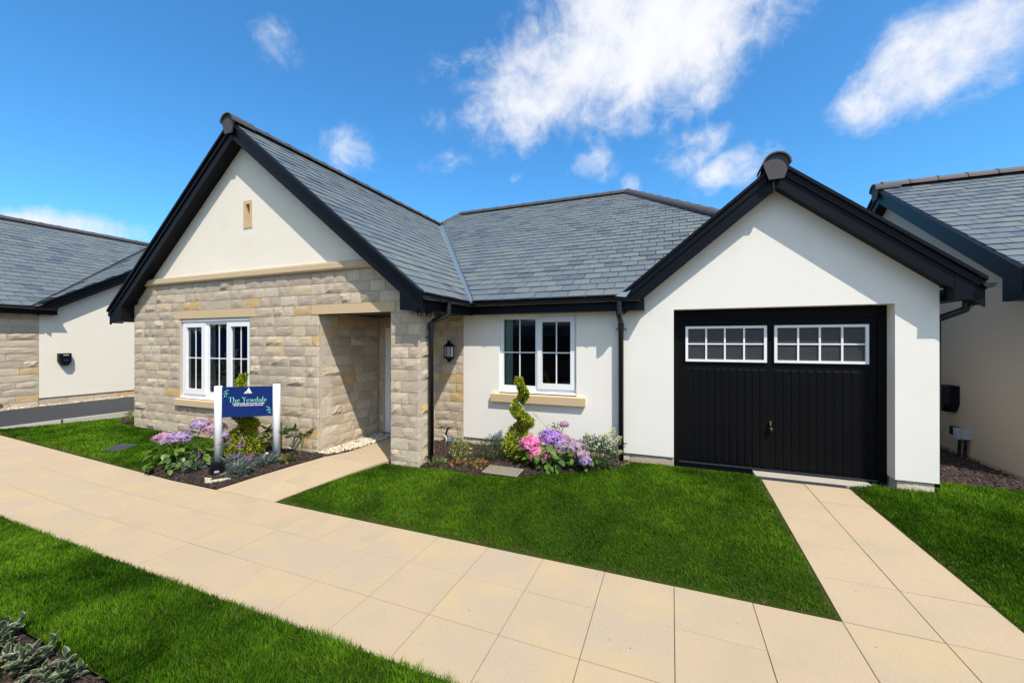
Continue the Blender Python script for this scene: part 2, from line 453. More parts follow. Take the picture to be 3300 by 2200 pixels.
# ground: one sheet to the horizon, shaped near the house
def ground_h(x, y):
    base = float(hgt(x, y)); far = max(abs(x + 4) - 12, abs(y + 1) - 9, 0)
    return base * max(0, 1 - far / 4) - 0.11 - (0.08 if far > 4 else 0)
gm = MB()
gx = [-700, -200, -60, -30] + list(np.arange(-20, 12.1, 0.5)) + [30, 60, 200, 700]
gy = [-700, -200, -60, -30] + list(np.arange(-14, 12.1, 0.5)) + [30, 60, 200, 700]
for yv in gy:
    for xv in gx: gm.v.append((xv, yv, ground_h(xv, yv)))
W_ = len(gx)
for j in range(len(gy) - 1):
    for i in range(W_ - 1):
        a = j * W_ + i; gm.f.append((a, a + 1, a + W_ + 1, a + W_)); gm.mi.append(0)
structure('ground', gm, SOIL)


# ------------------------------------------------------------------ paving
def slab_obj(parent, quad, name='paving_slab', gap=0.0021, th=0.05, zf=None, mi=None):
    cx = sum(p[0] for p in quad) / 4; cy = sum(p[1] for p in quad) / 4
    dz = rng.uniform(-.0012, .0012); v = []
    for (x, y) in quad:
        dx, dy = x - cx, y - cy; L = math.hypot(dx, dy); k = (L - gap * 1.4) / L
        X, Y = cx + dx * k, cy + dy * k; z = (zf(X, Y) if zf else float(zx(X))) + dz
        v.append((X, Y, z))
    m = MB(); n = 4
    inn = [(cx + (p[0] - cx) * 0.994, cy + (p[1] - cy) * 0.994, p[2]) for p in v]
    rim = [(p[0], p[1], p[2] - .002) for p in v]; low = [(p[0], p[1], p[2] - th) for p in v]
    m.raw(inn + rim + low, [(0, 1, 2, 3)] + [(i, (i + 1) % 4, 4 + (i + 1) % 4, 4 + i) for i in range(4)][::1]
          + [(4 + i, 4 + (i + 1) % 4, 8 + (i + 1) % 4, 8 + i) for i in range(4)])
    return part(name, m, SLAB[rng.randrange(3) if mi is None else mi], parent)

PX, PW, PD = 0.033, 0.540, 0.499
base = MB()
fp = sheet('front_path', [(-16, FRONT_Y - .02), (9, FRONT_Y - .02), (9, PATH_Y + .01), (-16, PATH_Y + .01)], -0.012, JOINT, 0.5, hf=lambda x, y: zx(x))
for i in range(-28, 12):
    for j in range(3):
        x0, x1 = PX + PW * i, PX + PW * (i + 1); y1, y0 = PATH_Y - PD * j, PATH_Y - PD * (j + 1)
        pr_ = project(((x0 + x1) / 2, (y0 + y1) / 2, 0))
        slab_obj(fp, [(x0, y0), (x1, y0), (x1, y1), (x0, y1)])
gp_l = lambda y: -5.52 + (y - PATH_Y) * (0.55 / 1.30)
gp_r = lambda y: -4.445 + (y - PATH_Y) * (0.53 / 1.49)
gpath_h = lambda x, y: h1(-5, y)
gpl = [(gp_l(PATH_Y), PATH_Y), (gp_r(PATH_Y), PATH_Y), (gp_r(-1.2), -1.2), (-3.9, -0.02), (-4.95, -0.02), (gp_l(-1.2), -1.2)]
gpo = sheet('garden_path', gpl, -0.012, JOINT, 0.3, hf=lambda x, y: hgt(-5, y))
ys = [PATH_Y + .002, -2.36, -1.94, -1.52, -1.10, -0.56, -0.03]
for k in range(6):
    a, b = ys[k], ys[k + 1]
    L0, R0, L1, R1 = max(gp_l(a), -9), gp_r(a), gp_l(b), gp_r(b)
    if k >= 4: L0, L1 = (gp_l(a) if k == 4 else -4.82), -4.82; R1 = -3.92; R0 = R0 if k == 4 else -3.92
    M0, M1 = (L0 + R0) / 2, (L1 + R1) / 2
    slab_obj(gpo, [(L0, a), (M0, a), (M1, b), (L1, b)], zf=gpath_h)
    slab_obj(gpo, [(M0, a), (R0, a), (R1, b), (M1, b)], zf=gpath_h)
dp_z = lambda x, y: 0.150 * min(1, max(0, (y - PATH_Y) / 2.55))
dpo = sheet('drive_path', [(1.113, PATH_Y), (2.193, PATH_Y), (2.02, -0.16), (1.10, -0.16)], -0.012, JOINT, 0.4, hf=lambda x, y: dp_z(x, y))
dys = np.linspace(PATH_Y + .002, -0.175, 6)
for k in range(5):
    a, b = dys[k], dys[k + 1]
    xa = lambda y, f: (1.113 - 0.013 * (y - PATH_Y) / 2.6) * (1 - f) + (2.193 - 0.173 * (y - PATH_Y) / 2.6) * f
    for f0, f1 in ((0, .5), (.5, 1)):
        slab_obj(dpo, [(xa(a, f0), a), (xa(a, f1), a), (xa(b, f1), b), (xa(b, f0), b)], zf=dp_z, mi=1, gap=0.0028)
# concrete strip at the foot of the garage door and its channel drain
m = MB(); m.box(1.06, 2.33, -0.055, 0.19, 0.05, 0.151)
structure('door_apron', m, CONCRETE)
cd = thing('channel_drain', 'black slotted drain channel set in front of the garage door', 'drain', (1.55, -0.115, 0.148))
m = MB(); m.box(1.07, 2.03, -0.170, -0.060, 0.09, 0.135); part('channel', m, IRONDARK, cd)
m = MB(); m.box(1.07, 2.03, -0.170, -0.158, 0.135, 0.153); m.box(1.07, 2.03, -0.072, -0.060, 0.135, 0.153); part('rail', m, GALV, cd)
bar = MB(); bar.prism([(-0.008, -0.043), (0.006, -0.043), (0.026, 0.043), (0.012, 0.043)], 'z', -0.006, 0.006)
bme = bar.mesh('grate_bar', GALV)
for k in range(34): put('grate_bar', bme, cd, (1.085 + k * 0.0275, -0.115, 0.146), rec=(k == 0))

# ------------------------------------------------------------------ lawns, beds, drive
LEFT_BED = [(-7.15, PATH_Y + .01), (-5.53, PATH_Y + .01), (-4.98, -1.44), (-6.85, -1.44), (-7.0, -2.0)]
RIGHT_BED = [(-3.92, -0.03), (-3.92, -1.0), (-3.80, -1.02), (-3.33, -1.02), (-3.33, -1.40), (-2.86, -1.37), (-2.46, -1.40), (-1.86, -1.22), (-1.55, -0.98), (-1.12, -0.73), (-0.73, -0.44), (-0.58, -0.12), (-0.56, -0.03)]
SIDE_BED = [(2.95, 0.40), (4.18, 0.46), (4.18, 7.5), (2.95, 7.5)]
CORNER_BED = [(-11.7, -0.4), (-11.6, -1.05), (-10.9, -1.35), (-10.33, -1.44), (-10.33, -0.4)]
FRONT_BED = [(-16, -4.95), (-4.4, -4.94), (-2.95, -4.95), (-2.70, -5.05), (-2.55, -5.3), (-2.5, -6.6), (-16, -6.6)]
L_LEFT = [(-12.55, PATH_Y + .012), (-7.15, PATH_Y + .012), (-7.0, -2.0), (-6.85, -1.45), (-10.30, -1.45), (-10.9, -1.36), (-11.6, -1.05), (-11.9, -1.6)]
L_MID = [(-4.44, PATH_Y + .012), (1.11, PATH_Y + .012), (1.095, -0.2), (1.055, -0.03), (-0.55, -0.03), (-0.58, -0.12), (-0.73, -0.44), (-1.12, -0.73), (-1.55, -0.98), (-1.86, -1.22), (-2.46, -1.40), (-2.86, -1.37), (-3.33, -1.42), (-3.89, -1.43)]
L_RIGHT = [(2.195, PATH_Y + .012), (8.0, PATH_Y + .012), (8.0, 0.5), (4.18, 0.45), (2.93, 0.40), (2.93, -0.02), (2.35, -0.02), (2.35, 0.12), (2.30, 0.0), (2.02, -0.16)]
L_FRONT = [(-16, FRONT_Y + .05), (-0.2, FRONT_Y + .05), (-0.2, -7.2), (-2.45, -7.2), (-2.5, -5.3), (-2.70, -5.04), (-2.95, -4.94), (-4.4, -4.93), (-16, -4.94)]
for nm, pl in (('lawn', L_LEFT), ('lawn', L_MID), ('lawn', L_RIGHT), ('lawn', L_FRONT)):
    sheet(nm, pl, 0.009 if pl is L_FRONT else -0.006, TURF, 0.25)
for pl in (LEFT_BED, RIGHT_BED, SIDE_BED, CORNER_BED, FRONT_BED):
    sheet('planting_bed', pl, 0.004 if pl is not FRONT_BED else 0.0, MULCH, 0.2)

# neighbour's drive with its concrete kerb
kerb = [(-13.1, -3.3, .19), (-12.5, -2.55, .22), (-11.95, -1.87, .30), (-11.55, -0.85, .345), (-10.9, 1.2, .38), (-10.6, 4, .40)]
m = MB()
for (a, b) in zip(kerb[:-1], kerb[1:]):
    d = Vector((b[0] - a[0], b[1] - a[1], 0)).normalized(); nn = Vector((d.y, -d.x, 0)) * 0.11
    v = []
    for p in (a, b):
        v += [(p[0], p[1], p[2]), (p[0] + nn.x, p[1] + nn.y, p[2]), (p[0] + nn.x, p[1] + nn.y, -0.1), (p[0], p[1], -0.1)]
    m.raw(v, [(0, 1, 5, 4), (1, 2, 6, 5), (0, 4, 7, 3), (0, 3, 2, 1), (4, 5, 6, 7)])
structure('concrete_kerb', m, CONCRETE)
m = MB()
far = [(-14.15, -5, .2), (-14.15, -2.55, .34), (-14.15, -1.87, .365), (-14.15, -0.85, .375), (-14.15, 1.2, .385), (-14.15, 4, .40)]
near = [(kerb[0][0] - .3, -5, .14)] + [(k[0], k[1], k[2] - .012) for k in kerb[1:]]
for i in range(5): m.raw([near[i], near[i + 1], far[i + 1], far[i]], [(0, 1, 2, 3)])
structure('tarmac_drive', m, TARMAC)


# ------------------------------------------------------------------ stonework
def stone_mesh(O, U, Wv, N, u0, u1, w0, w1, depth=0.05, endR=False, endL=False, amp=0.018):
    """one rock-faced block: (u0..u1, w0..w1) on a wall through O with outward normal N"""
    g = 0.0052; u0 += g; u1 -= g; w0 += g; w1 -= g
    nx = 4 if (u1 - u0) > 0.2 else 3; nz = 3
    ph = rng.uniform(0, 50); lift = rng.uniform(-0.002, 0.006) ; slope = rng.uniform(-.008, .008); kb = rng.choice((.15, .2, .3, .4, .5, .7, 1.9)) * .55
    V = []; F = []
    for j in range(nz + 1):
        for i in range(nx + 1):
            fu, fw = i / nx, j / nz; edge = i in (0, nx) or j in (0, nz)
            uu = u0 + (u1 - u0) * (fu if i in (0, nx) else min(max(fu + rng.uniform(-.05, .05), .06), .94))
            ww = w0 + (w1 - w0) * (fw if j in (0, nz) else min(max(fw + rng.uniform(-.09, .09), .08), .92))
            d = rng.uniform(-.004, .002) if edge else lift + amp * kb * (0.35 + 0.9 * rng.random()) + slope * (fu - .5) * 2
            V.append((uu, ww, d))
    for j in range(nz):
        for i in range(nx):
            a = j * (nx + 1) + i; F.append((a, a + 1, a + nx + 2, a + nx + 1))
    ring = [i for i in range(nx + 1)] + [(j + 1) * (nx + 1) - 1 for j in range(1, nz + 1)] + [nz * (nx + 1) + i for i in range(nx - 1, -1, -1)] + [j * (nx + 1) for j in range(nz - 1, 0, -1)]
    b = len(V)
    for k in ring: V.append((V[k][0], V[k][1], -depth))
    for k in range(len(ring)):
        k2 = (k + 1) % len(ring)
        F.append((ring[k], b + k, b + k2, ring[k2]))
    if endR or endL:
        # roughen the exposed end: push a middle row out
        e = [k for k in range(b) if abs(V[k][0] - (u1 if endR else u0)) < 1e-6]
        sgn = 1 if endR else -1
        mid = []
        for k in e:
            V.append((V[k][0] + sgn * rng.uniform(.004, .02), V[k][1], -depth * rng.uniform(.35, .65))); mid.append(len(V) - 1)
        for q in range(len(e) - 1):
            k1, k2 = e[q], e[q + 1]
            F.append((k1, mid[q], mid[q + 1], k2))
            r1 = b + ring.index(k1); r2 = b + ring.index(k2)
            F.append((mid[q], r1, r2, mid[q + 1]))
    P = [tuple(O + U * v[0] + Wv * v[1] + N * v[2]) for v in V]
    return P, F

def pick_stone():
    r = rng.random()
    return 4 if r < .045 else 5 if r < .085 else 0 if r < .42 else 1 if r < .64 else 2 if r < .82 else 3

class StoneYard:
    def __init__(s): s.items = []
    def add(s, O, U, N, u0, u1, w0, w1, mi=None, **kw):
        W3 = Vector((0, 0, 1)); O = Vector(O); U = Vector(U); N = Vector(N)
        P, F = stone_mesh(O, U, W3, N, u0, u1, w0, w1, **kw)
        q = [O + U * a + W3 * b for a, b in ((u0, w0), (u1, w0), (u1, w1), (u0, w1))]
        face = (CAM - q[0]).dot(N) > 0
        s.items.append((seen_size(q) if face else 0, P, F, pick_stone() if mi is None else mi))
    def course(s, O, U, N, u0, u1, w0, w1, wmin=.19, wmax=.50, **kw):
        u = u0
        while u < u1 - 1e-4:
            w = rng.uniform(wmin, wmax)
            if u1 - u - w < wmin * .7: w = u1 - u
            if w > wmax * 1.25: w /= 2
            s.add(O, U, N, u, u + w, w0, w1, **kw); u += w
    def build(s, parent, limit=300):
        s.items.sort(key=lambda t: -t[0]); rest = MB()
        for k, (a, P, F, mi) in enumerate(s.items):
            if k < limit and a > 0:
                m = MB(); m.raw(P, F); part('stone', m, STONES[mi], parent)
            else: rest.raw(P, F, mi)
        if rest.v:
            o = part('stonework', rest, STONES, parent); o['kind'] = 'stuff'


# ------------------------------------------------------------------ roofs
class Slates:
    def __init__(s): s.items = []; s.cache = {}
    def plane(s, O, U, V, poly, gauge=0.225, width=0.275, u_off=0.0):
        """slates on the plane O + u*U + v*V (U along the eave, V up the slope), kept inside poly [(u,v)]"""
        O = Vector(O); U = Vector(U).normalized(); V = Vector(V).normalized(); N = U.cross(V)
        if N.z < 0: N = -N
        vs = [p[1] for p in poly]; us = [p[0] for p in poly]
        rows = int((max(vs) - min(vs)) / gauge) + 2; row = 0
        for r in range(-1, rows):
            v0 = min(vs) + r * gauge; off = u_off + (0.5 if r % 2 else 0) * width + rng.uniform(-.01, .01)
            k0 = int((min(us) - off) / width) - 1; k1 = int((max(us) - off) / width) + 1
            for k in range(k0, k1 + 1):
                a, b = off + k * width, off + (k + 1) * width
                q = [(a, v0), (b, v0), (b, v0 + gauge * 1.22), (a, v0 + gauge * 1.22)]
                s.one(O, U, V, N, q, poly, gauge)
    def one(s, O, U, V, N, q, poly, gauge):
        a, b, v0, v1 = q[0][0], q[1][0], q[0][1], q[2][1]
        g = 0.003
        ins = [bool(inside(poly, np.array([x]), np.array([y]))[0]) for x, y in ((a + .01, v0 + .004), (b - .01, v0 + .004), (b - .01, v0 + gauge), (a + .01, v0 + gauge))]
        mi = rng.choices((0, 1, 2, 3), (.3, .28, .32, .1))[0]
        tilt = rng.uniform(-.003, .003); lift = rng.uniform(0, .006); t = 0
        if all(ins):
            key = (mi, rng.randrange(3))
            if key not in s.cache: s.cache[key] = (b - a, v1 - v0)
            P = O + U * a + V * v0
            corners = [P, O + U * b + V * v0, O + U * b + V * (v0 + gauge), O + U * a + V * (v0 + gauge)]
            s.items.append((seen_size(corners) if (CAM - P).dot(N) > 0 else 0, 'full', P, U, V, N, b - a, v1 - v0, mi, tilt, lift))
        else:
            c = clip_poly([(a + g, v0), (b - g, v0), (b - g, v1), (a + g, v1)], poly)
            if c and poly_area(c) > 0.0003:
                up = N * (lift + .011)
                top = [O + U * u + V * v + N * (.016 + lift - (v - v0) * .058) for u, v in c]
                bot = [p - N * .010 for p in top]
                s.items.append((0, 'cut', top, bot, mi))
    def tile_mesh(s, w, h, var):
        r = random.Random(var); m = MB(); n = 5; g = .005
        edge = [(g + (w - 2 * g) * i / n, r.uniform(-.004, .004) if 0 < i < n else r.uniform(0, .006)) for i in range(n + 1)]
        top = [(u, v, .016 - v * .058) for u, v in edge] + [(w - g, h, .016 - h * .058), (g, h, .016 - h * .058)]
        bot = [(p[0], p[1], p[2] - .010) for p in top]; k = len(top)
        m.raw(top + bot, [tuple(range(k))] + [(i, k + i, k + (i + 1) % k, (i + 1) % k) for i in range(k)])
        return m
    def build(s, parent, limit=300):
        s.items.sort(key=lambda t: -t[0]); rest = MB(); meshes = {}
        for k, it in enumerate(s.items):
            if it[1] == 'full':
                _, _, P, U, V, N, w, h, mi, tilt, lift = it
                var = k % 4; key = (round(w, 3), round(h, 3), mi, var)
                M = Matrix(((U.x, V.x, N.x, 0), (U.y, V.y, N.y, 0), (U.z, V.z, N.z, 0), (0, 0, 0, 1)))
                M = Matrix.Translation(P + N * lift) @ M @ Matrix.Rotation(tilt * 1.5, 4, 'Z') @ Matrix.Rotation(tilt * 2, 4, 'Y')
                if k < limit and it[0] > 0:
                    if key not in meshes: meshes[key] = s.tile_mesh(w, h, var).mesh('slate', SLATES[mi]); fixn(meshes[key])
                    o = bpy.data.objects.new('slate', meshes[key]); C.objects.link(o); o.parent = parent
                    off = Vector((0, 0, 0)); p = parent
                    while p is not None: off += p.location; p = p.parent
                    o.matrix_local = Matrix.Translation(-off) @ M
                else:
                    tm = s.tile_mesh(w, h, var)
                    rest.raw([tuple(M @ Vector(v)) for v in tm.v], tm.f, mi)
            else:
                _, _, top, bot, mi = it; n = len(top)
                rest.raw(top + bot, [tuple(range(n))] + [(i, n + i, n + (i + 1) % n, (i + 1) % n) for i in range(n)], mi)
        if rest.v:
            o = part('slating', rest, SLATES, parent); o['kind'] = 'stuff'

def clip_poly(sub, clipper):
    """Sutherland-Hodgman against a (nearly) convex outline"""
    n = len(clipper); ar = sum(clipper[i][0] * clipper[(i + 1) % n][1] - clipper[(i + 1) % n][0] * clipper[i][1] for i in range(n))
    cl = clipper if ar > 0 else clipper[::-1]; out = sub
    for i in range(n):
        a, b = cl[i], cl[(i + 1) % n]; inp = out; out = []
        if not inp: return []
        sd = lambda p: (b[0] - a[0]) * (p[1] - a[1]) - (b[1] - a[1]) * (p[0] - a[0])
        for j in range(len(inp)):
            p, q = inp[j], inp[(j + 1) % len(inp)]; sp, sq = sd(p), sd(q)
            if sp >= 0: out.append(p)
            if (sp >= 0) != (sq >= 0):
                t = sp / (sp - sq); out.append((p[0] + (q[0] - p[0]) * t, p[1] + (q[1] - p[1]) * t))
    return out

def ridge_run(parent, a, b, m, r=0.105, L=0.42, name='ridge_tile', drop=0.05, big=1.0):
    a, b = Vector(a), Vector(b); n = max(1, round((b - a).length / L)); d = (b - a) / n
    ax = d.normalized(); side = ax.cross(Vector((0, 0, 1))).normalized(); up = side.cross(ax)
    for k in range(n):
        p0 = a + d * k; p1 = p0 + d * 1.03; mb = MB(); seg = 8
        rr = [r * 1.0, r * 1.0, r * 1.09, r * 1.09]; ts = [0, .86, .88, 1.0]
        for t, q in zip(ts, rr):
            c = p0.lerp(p1, t) - up * drop
            for rad in (q, q - .018):
                for i in range(seg + 1):
                    an = math.pi * i / seg
                    mb.v.append(tuple(c + side * math.cos(an) * rad * 1.12 + up * math.sin(an) * rad))
        w = 2 * (seg + 1)
        for t in range(3):
            for i in range(seg):
                o = t * w
                mb.f.append((o + i, o + i + 1, o + w + i + 1, o + w + i)); mb.mi.append(0)
                mb.f.append((o + seg + 1 + i, o + w + seg + 1 + i, o + w + seg + 2 + i, o + seg + 2 + i)); mb.mi.append(0)
        for o in (0, 3 * w):
            for i in range(seg): mb.f.append((o + i, o + i + 1, o + seg + 2 + i, o + seg + 1 + i)); mb.mi.append(0)
        ob = part(name, mb, m, parent, smooth=False)
    return n

def ridge_cap(parent, c, axis, m, w=0.29, name='ridge_end_cap'):
    """the closed end of a ridge: half-round hood over a shield-shaped plate; c is the apex of the roof at the outer face"""
    k = w / 0.29
    out = [(-.135 * k, -.105), (-.08 * k, -.285), (.08 * k, -.285), (.135 * k, -.105)] + [(.135 * k * math.cos(a), -.105 + .13 * math.sin(a)) for a in [math.pi * i / 8 for i in range(1, 8)]]
    hood_o = [(.152 * k * math.cos(math.pi * i / 10), -.10 + .15 * math.sin(math.pi * i / 10)) for i in range(11)]
    hood_i = [(.136 * k * math.cos(math.pi * i / 10), -.10 + .132 * math.sin(math.pi * i / 10)) for i in range(10, -1, -1)]
    mb = MB()
    if axis == 'y':
        mb.prism([(c[0] + p[0], c[2] + p[1]) for p in out], 'y', c[1] - .075, c[1] - .052)
        mb.prism([(c[0] + p[0], c[2] + p[1]) for p in hood_o + hood_i], 'y', c[1] - .105, c[1] + .30)
    else:
        s_ = -1 if axis == '-x' else 1
        mb.prism([(c[1] + p[0], c[2] + p[1]) for p in out], 'x', c[0] + s_ * .075, c[0] + s_ * .052)
        mb.prism([(c[1] + p[0], c[2] + p[1]) for p in hood_o + hood_i], 'x', c[0] + s_ * .105, c[0] - s_ * .30)
    return part(name, mb, m, parent)

def barge(parent, axis, face, inward, apex, end, vert=0.31, boxw=0.25, boxz=None, wall=None, sgn=1):
    """one raking side of a gable: (t,z) from apex to end in the plane axis=face. Board, moulded trim and box end."""
    (ta, za), (te, ze) = apex, end
    def P(lo, hi): return [(ta, za - lo), (te, ze - lo), (te, ze - hi), (ta, za - hi)]
    y = lambda d: face + inward * d
    b = MB(); b.prism(P(.10, vert), axis, y(0), y(.03)); part('barge_board', b, BLACK, parent)
    t = MB(); t.prism(P(.052, .135), axis, y(-.022), y(.012)); part('verge_trim', t, BLACK, parent)
    c = MB(); c.prism(P(-.006, .040), axis, y(-.05), y(.12)); part('verge_cap', c, BLACK, parent)
    s = MB(); s.prism(P(vert - .05, vert - .03), axis, min(y(.03), wall), max(y(.03), wall)); part('soffit', s, BLACK, parent)
    k = 1 if te > ta else -1; sl = (ze - za) / (te - ta)
    ti = te - k * boxw
    x = MB(); zt = lambda q: ze + sl * (q - te) - .105
    x.prism([(te - k * .02, boxz), (ti, boxz), (ti, zt(ti)), (te - k * .02, zt(te - k * .02))], axis, y(-.004), wall - inward * .002); part('box_end', x, BLACK, parent)

def gutter(parent, a, b, out, name='gutter', r=0.056, brackets=True):
    a, b = Vector(a), Vector(b); d = (b - a).normalized(); out = Vector(out); up = Vector((0, 0, 1))
    mb = MB(); n = 8
    for p in (a, b):
        for rad in (r, r - .006):
            for i in range(n + 1):
                an = math.pi + math.pi * i / n
                mb.v.append(tuple(p + out * math.cos(an) * rad + up * math.sin(an) * rad))
    w = 2 * (n + 1)
    for i in range(n):
        mb.f.append((i, i + 1, w + i + 1, w + i)); mb.f.append((n + 1 + i, n + 2 + i, w + n + 2 + i, w + n + 1 + i)); mb.mi += [0, 0]
    mb.f += [(0, w, w + n + 1, n + 1), (n, n + n + 1, w + n + n + 1, w + n)]; mb.mi += [0, 0]
    for o in (0, w):
        mb.f.append(tuple(o + i for i in range(n + 1))); mb.mi.append(0)
    g = part(name, mb, BLACKPIPE, parent)
    if brackets:
        L = (b - a).length; k = max(2, int(L / .8)); bm_ = MB()
        for i in range(k):
            p = a + d * (L * (i + .5) / k); mm = MB()
            for q in (p - d * .018, p + d * .018):
                for rad in (r + .007, r - .001):
                    for t in range(7):
                        an = math.pi + math.pi * t / 6; mm.v.append(tuple(q + out * math.cos(an) * rad + up * math.sin(an) * rad))
            for t in range(6):
                mm.f += [(t, t + 1, 14 + t + 1, 14 + t), (7 + t, 21 + t, 21 + t + 1, 8 + t), (t, 7 + t, 8 + t, t + 1), (14 + t, 15 + t, 22 + t, 21 + t)]; mm.mi += [0] * 4
            part('bracket', mm, BLACKPIPE, g)
    return g

def window(parent, axis, face, s, frame, panes, sashes, cill, name='window'):
    """frame: (u0,u1,z0,z1); panes: glass rectangles with bars; sashes: opening lights standing proud"""
    u0, u1, z0, z1 = frame; y = lambda d: face + s * d
    B = lambda mb, a, b, c, d, p, q: mb.box(a, b, min(y(p), y(q)), max(y(p), y(q)), c, d)
    fr = MB(); rect = lambda r: [(r[0], r[2]), (r[1], r[2]), (r[1], r[3]), (r[0], r[3])]
    holes = [rect((p[0] - .02, p[1] + .02, p[2] - .02, p[3] + .02)) if any(q[0] < p[0] < q[1] for q in sashes) else rect(p[:4]) for p in panes]
    fr.prism(rect(frame), 'y', y(0), y(.06), holes)
    w = part(name, fr, WHITE, parent)
    for q in sashes:
        p = [p for p in panes if q[0] < p[0] < q[1]][0]
        sm = MB(); sm.prism(rect(q), 'y', y(-.022), y(.03), [rect(p[:4])]); part('sash', sm, WHITE, w)
    for p in panes:
        g = MB(); g.quad([(p[0], y(.016), p[2]), (p[1], y(.016), p[2]), (p[1], y(.016), p[3]), (p[0], y(.016), p[3])]); part('pane', g, GLASS, w)
        v = MB(); v.box(p[4] - .0095, p[4] + .0095, y(.010), y(.022), p[2], p[3]); part('glazing_bar', v, WHITE, w)
        hb = MB(); hb.box(p[0], p[4] - .0096, y(.011), y(.021), p[5] - .0095, p[5] + .0095); hb.box(p[4] + .0096, p[1], y(.011), y(.021), p[5] - .0095, p[5] + .0095); part('glazing_bar', hb, WHITE, w)
    c = MB(); c.prism([(y(-.055), cill[2]), (y(.05), cill[2]), (y(.05), cill[3]), (y(-.045), cill[3] - .012)], 'x', cill[0], cill[1]); part('cill', c, WHITE, w)
    return w

# ================================================================== THE BUNGALOW
D = -1.4286                                  # front of the gabled wing
WX0, WX1 = -10.31, -3.32                     # its side walls
PX0, PX1 = -5.235, -3.805                    # porch opening
AP = (-6.95, 5.69)                           # wing ridge (x, z of the verge)
EV_R, EV_L = (-3.104, 2.615), (-10.724, 2.585)
SLR, SLL = (AP[1] - EV_R[1]) / (EV_R[0] - AP[0]), (AP[1] - EV_L[1]) / (AP[0] - EV_L[0])
GA, G_R, G_L = (1.283, 4.228), (3.216, 2.642), (-0.640, 2.650)   # garage gable
MS = 0.60                                    # main roof slope
MZ = lambda y: 2.64 + MS * (y + 0.22)
house = thing('bungalow', 'slate-roofed bungalow with a stone gable, recessed porch and black garage door', 'house', (-3.4, 0.0, 0.12))

# --- rendered walls -------------------------------------------------
w = MB()
gar = [(-3.379, .27), (.046, .27), (.046, 2.397), (2.525, 2.397), (2.525, .27), (2.93, .27), (2.93, 2.62), (GA[0] + .02, 4.0), (-0.42, 2.62), (-3.379, 2.42)]
w.prism(gar, 'y', 0.0, 0.30, [[(-2.693, 1.02), (-1.372, 1.02), (-1.372, 2.387), (-2.693, 2.387)]])
part('wall', w, RENDER, house)
w = MB(); w.prism([(.27, .30), (2.62, .30), (2.62, 9), (.27, 9)][::-1], 'y', 0, 0.001) if False else w.box(2.66, 2.93, 0.301, 9.0, .27, 2.62)
part('side_wall', w, RENDER, house)
w = MB(); nic = [(-6.975, 3.92), (-6.755, 3.92), (-6.755, 4.402), (-6.975, 4.402)]
w.prism([(-9.88, 3.10), (-4.0, 3.10), (AP[0], AP[1] - .20)], 'y', D + .004, D + .30, [nic])
part('gable_wall', w, GABLE, house)
nf = MB(); nf.prism([(-6.975, 3.92), (-6.755, 3.92), (-6.755, 4.402), (-6.975, 4.402)], 'y', D - .006, D + .11, [[(-6.916, 3.975), (-6.812, 3.975), (-6.812, 4.34), (-6.916, 4.34)]])
nf.box(-6.93, -6.80, D + .085, D + .112, 3.96, 4.36)
part('niche', nf, BUFF, house)
# --- stone walls: mortar core, blocks in front ----------------------
core = MB()
core.prism([(WX0, .05), (PX0, .05), (PX0, 2.374), (PX1, 2.374), (PX1, .05), (WX1, .05), (WX1, 2.60), (-4.0, 3.10), (-9.88, 3.10), (WX0, 2.60)], 'y', D + .009, D + .30,
           [[(-8.784, .73), (-6.83, .73), (-6.83, 2.40), (-8.784, 2.40)]])
core.box(PX0 - .25, PX0 - .009, D + .301, .25, .05, 2.7)                       # porch flank
core.box(PX1, WX1 - .009, D + .3005, D + .405, .05, 2.62)                        # pillar
core.prism([(PX0, .05), (-5.12, .05), (-5.12, 2.33), (-4.15, 2.33), (-4.15, .05), (-3.379, .05), (-3.379, 2.62), (PX0, 2.62)], 'y', .009, .25)
core.box(-3.3785, .046, .034, .25, .02, .2695); core.box(2.547, 2.90, .034, .25, .02, .2695); core.box(2.60, 2.90, .2505, 8.9, .02, .2695)
core.box(WX0, WX0 + .25, D + .301, 7, .05, 2.62)
part('mortar', core, MORTAR, house)
yard = StoneYard()
CH = 0.1655; Z0 = 0.211 - CH; NC = 18
fo = lambda: dict(O=(0, D, 0), U=(1, 0, 0), N=(0, -1, 0))
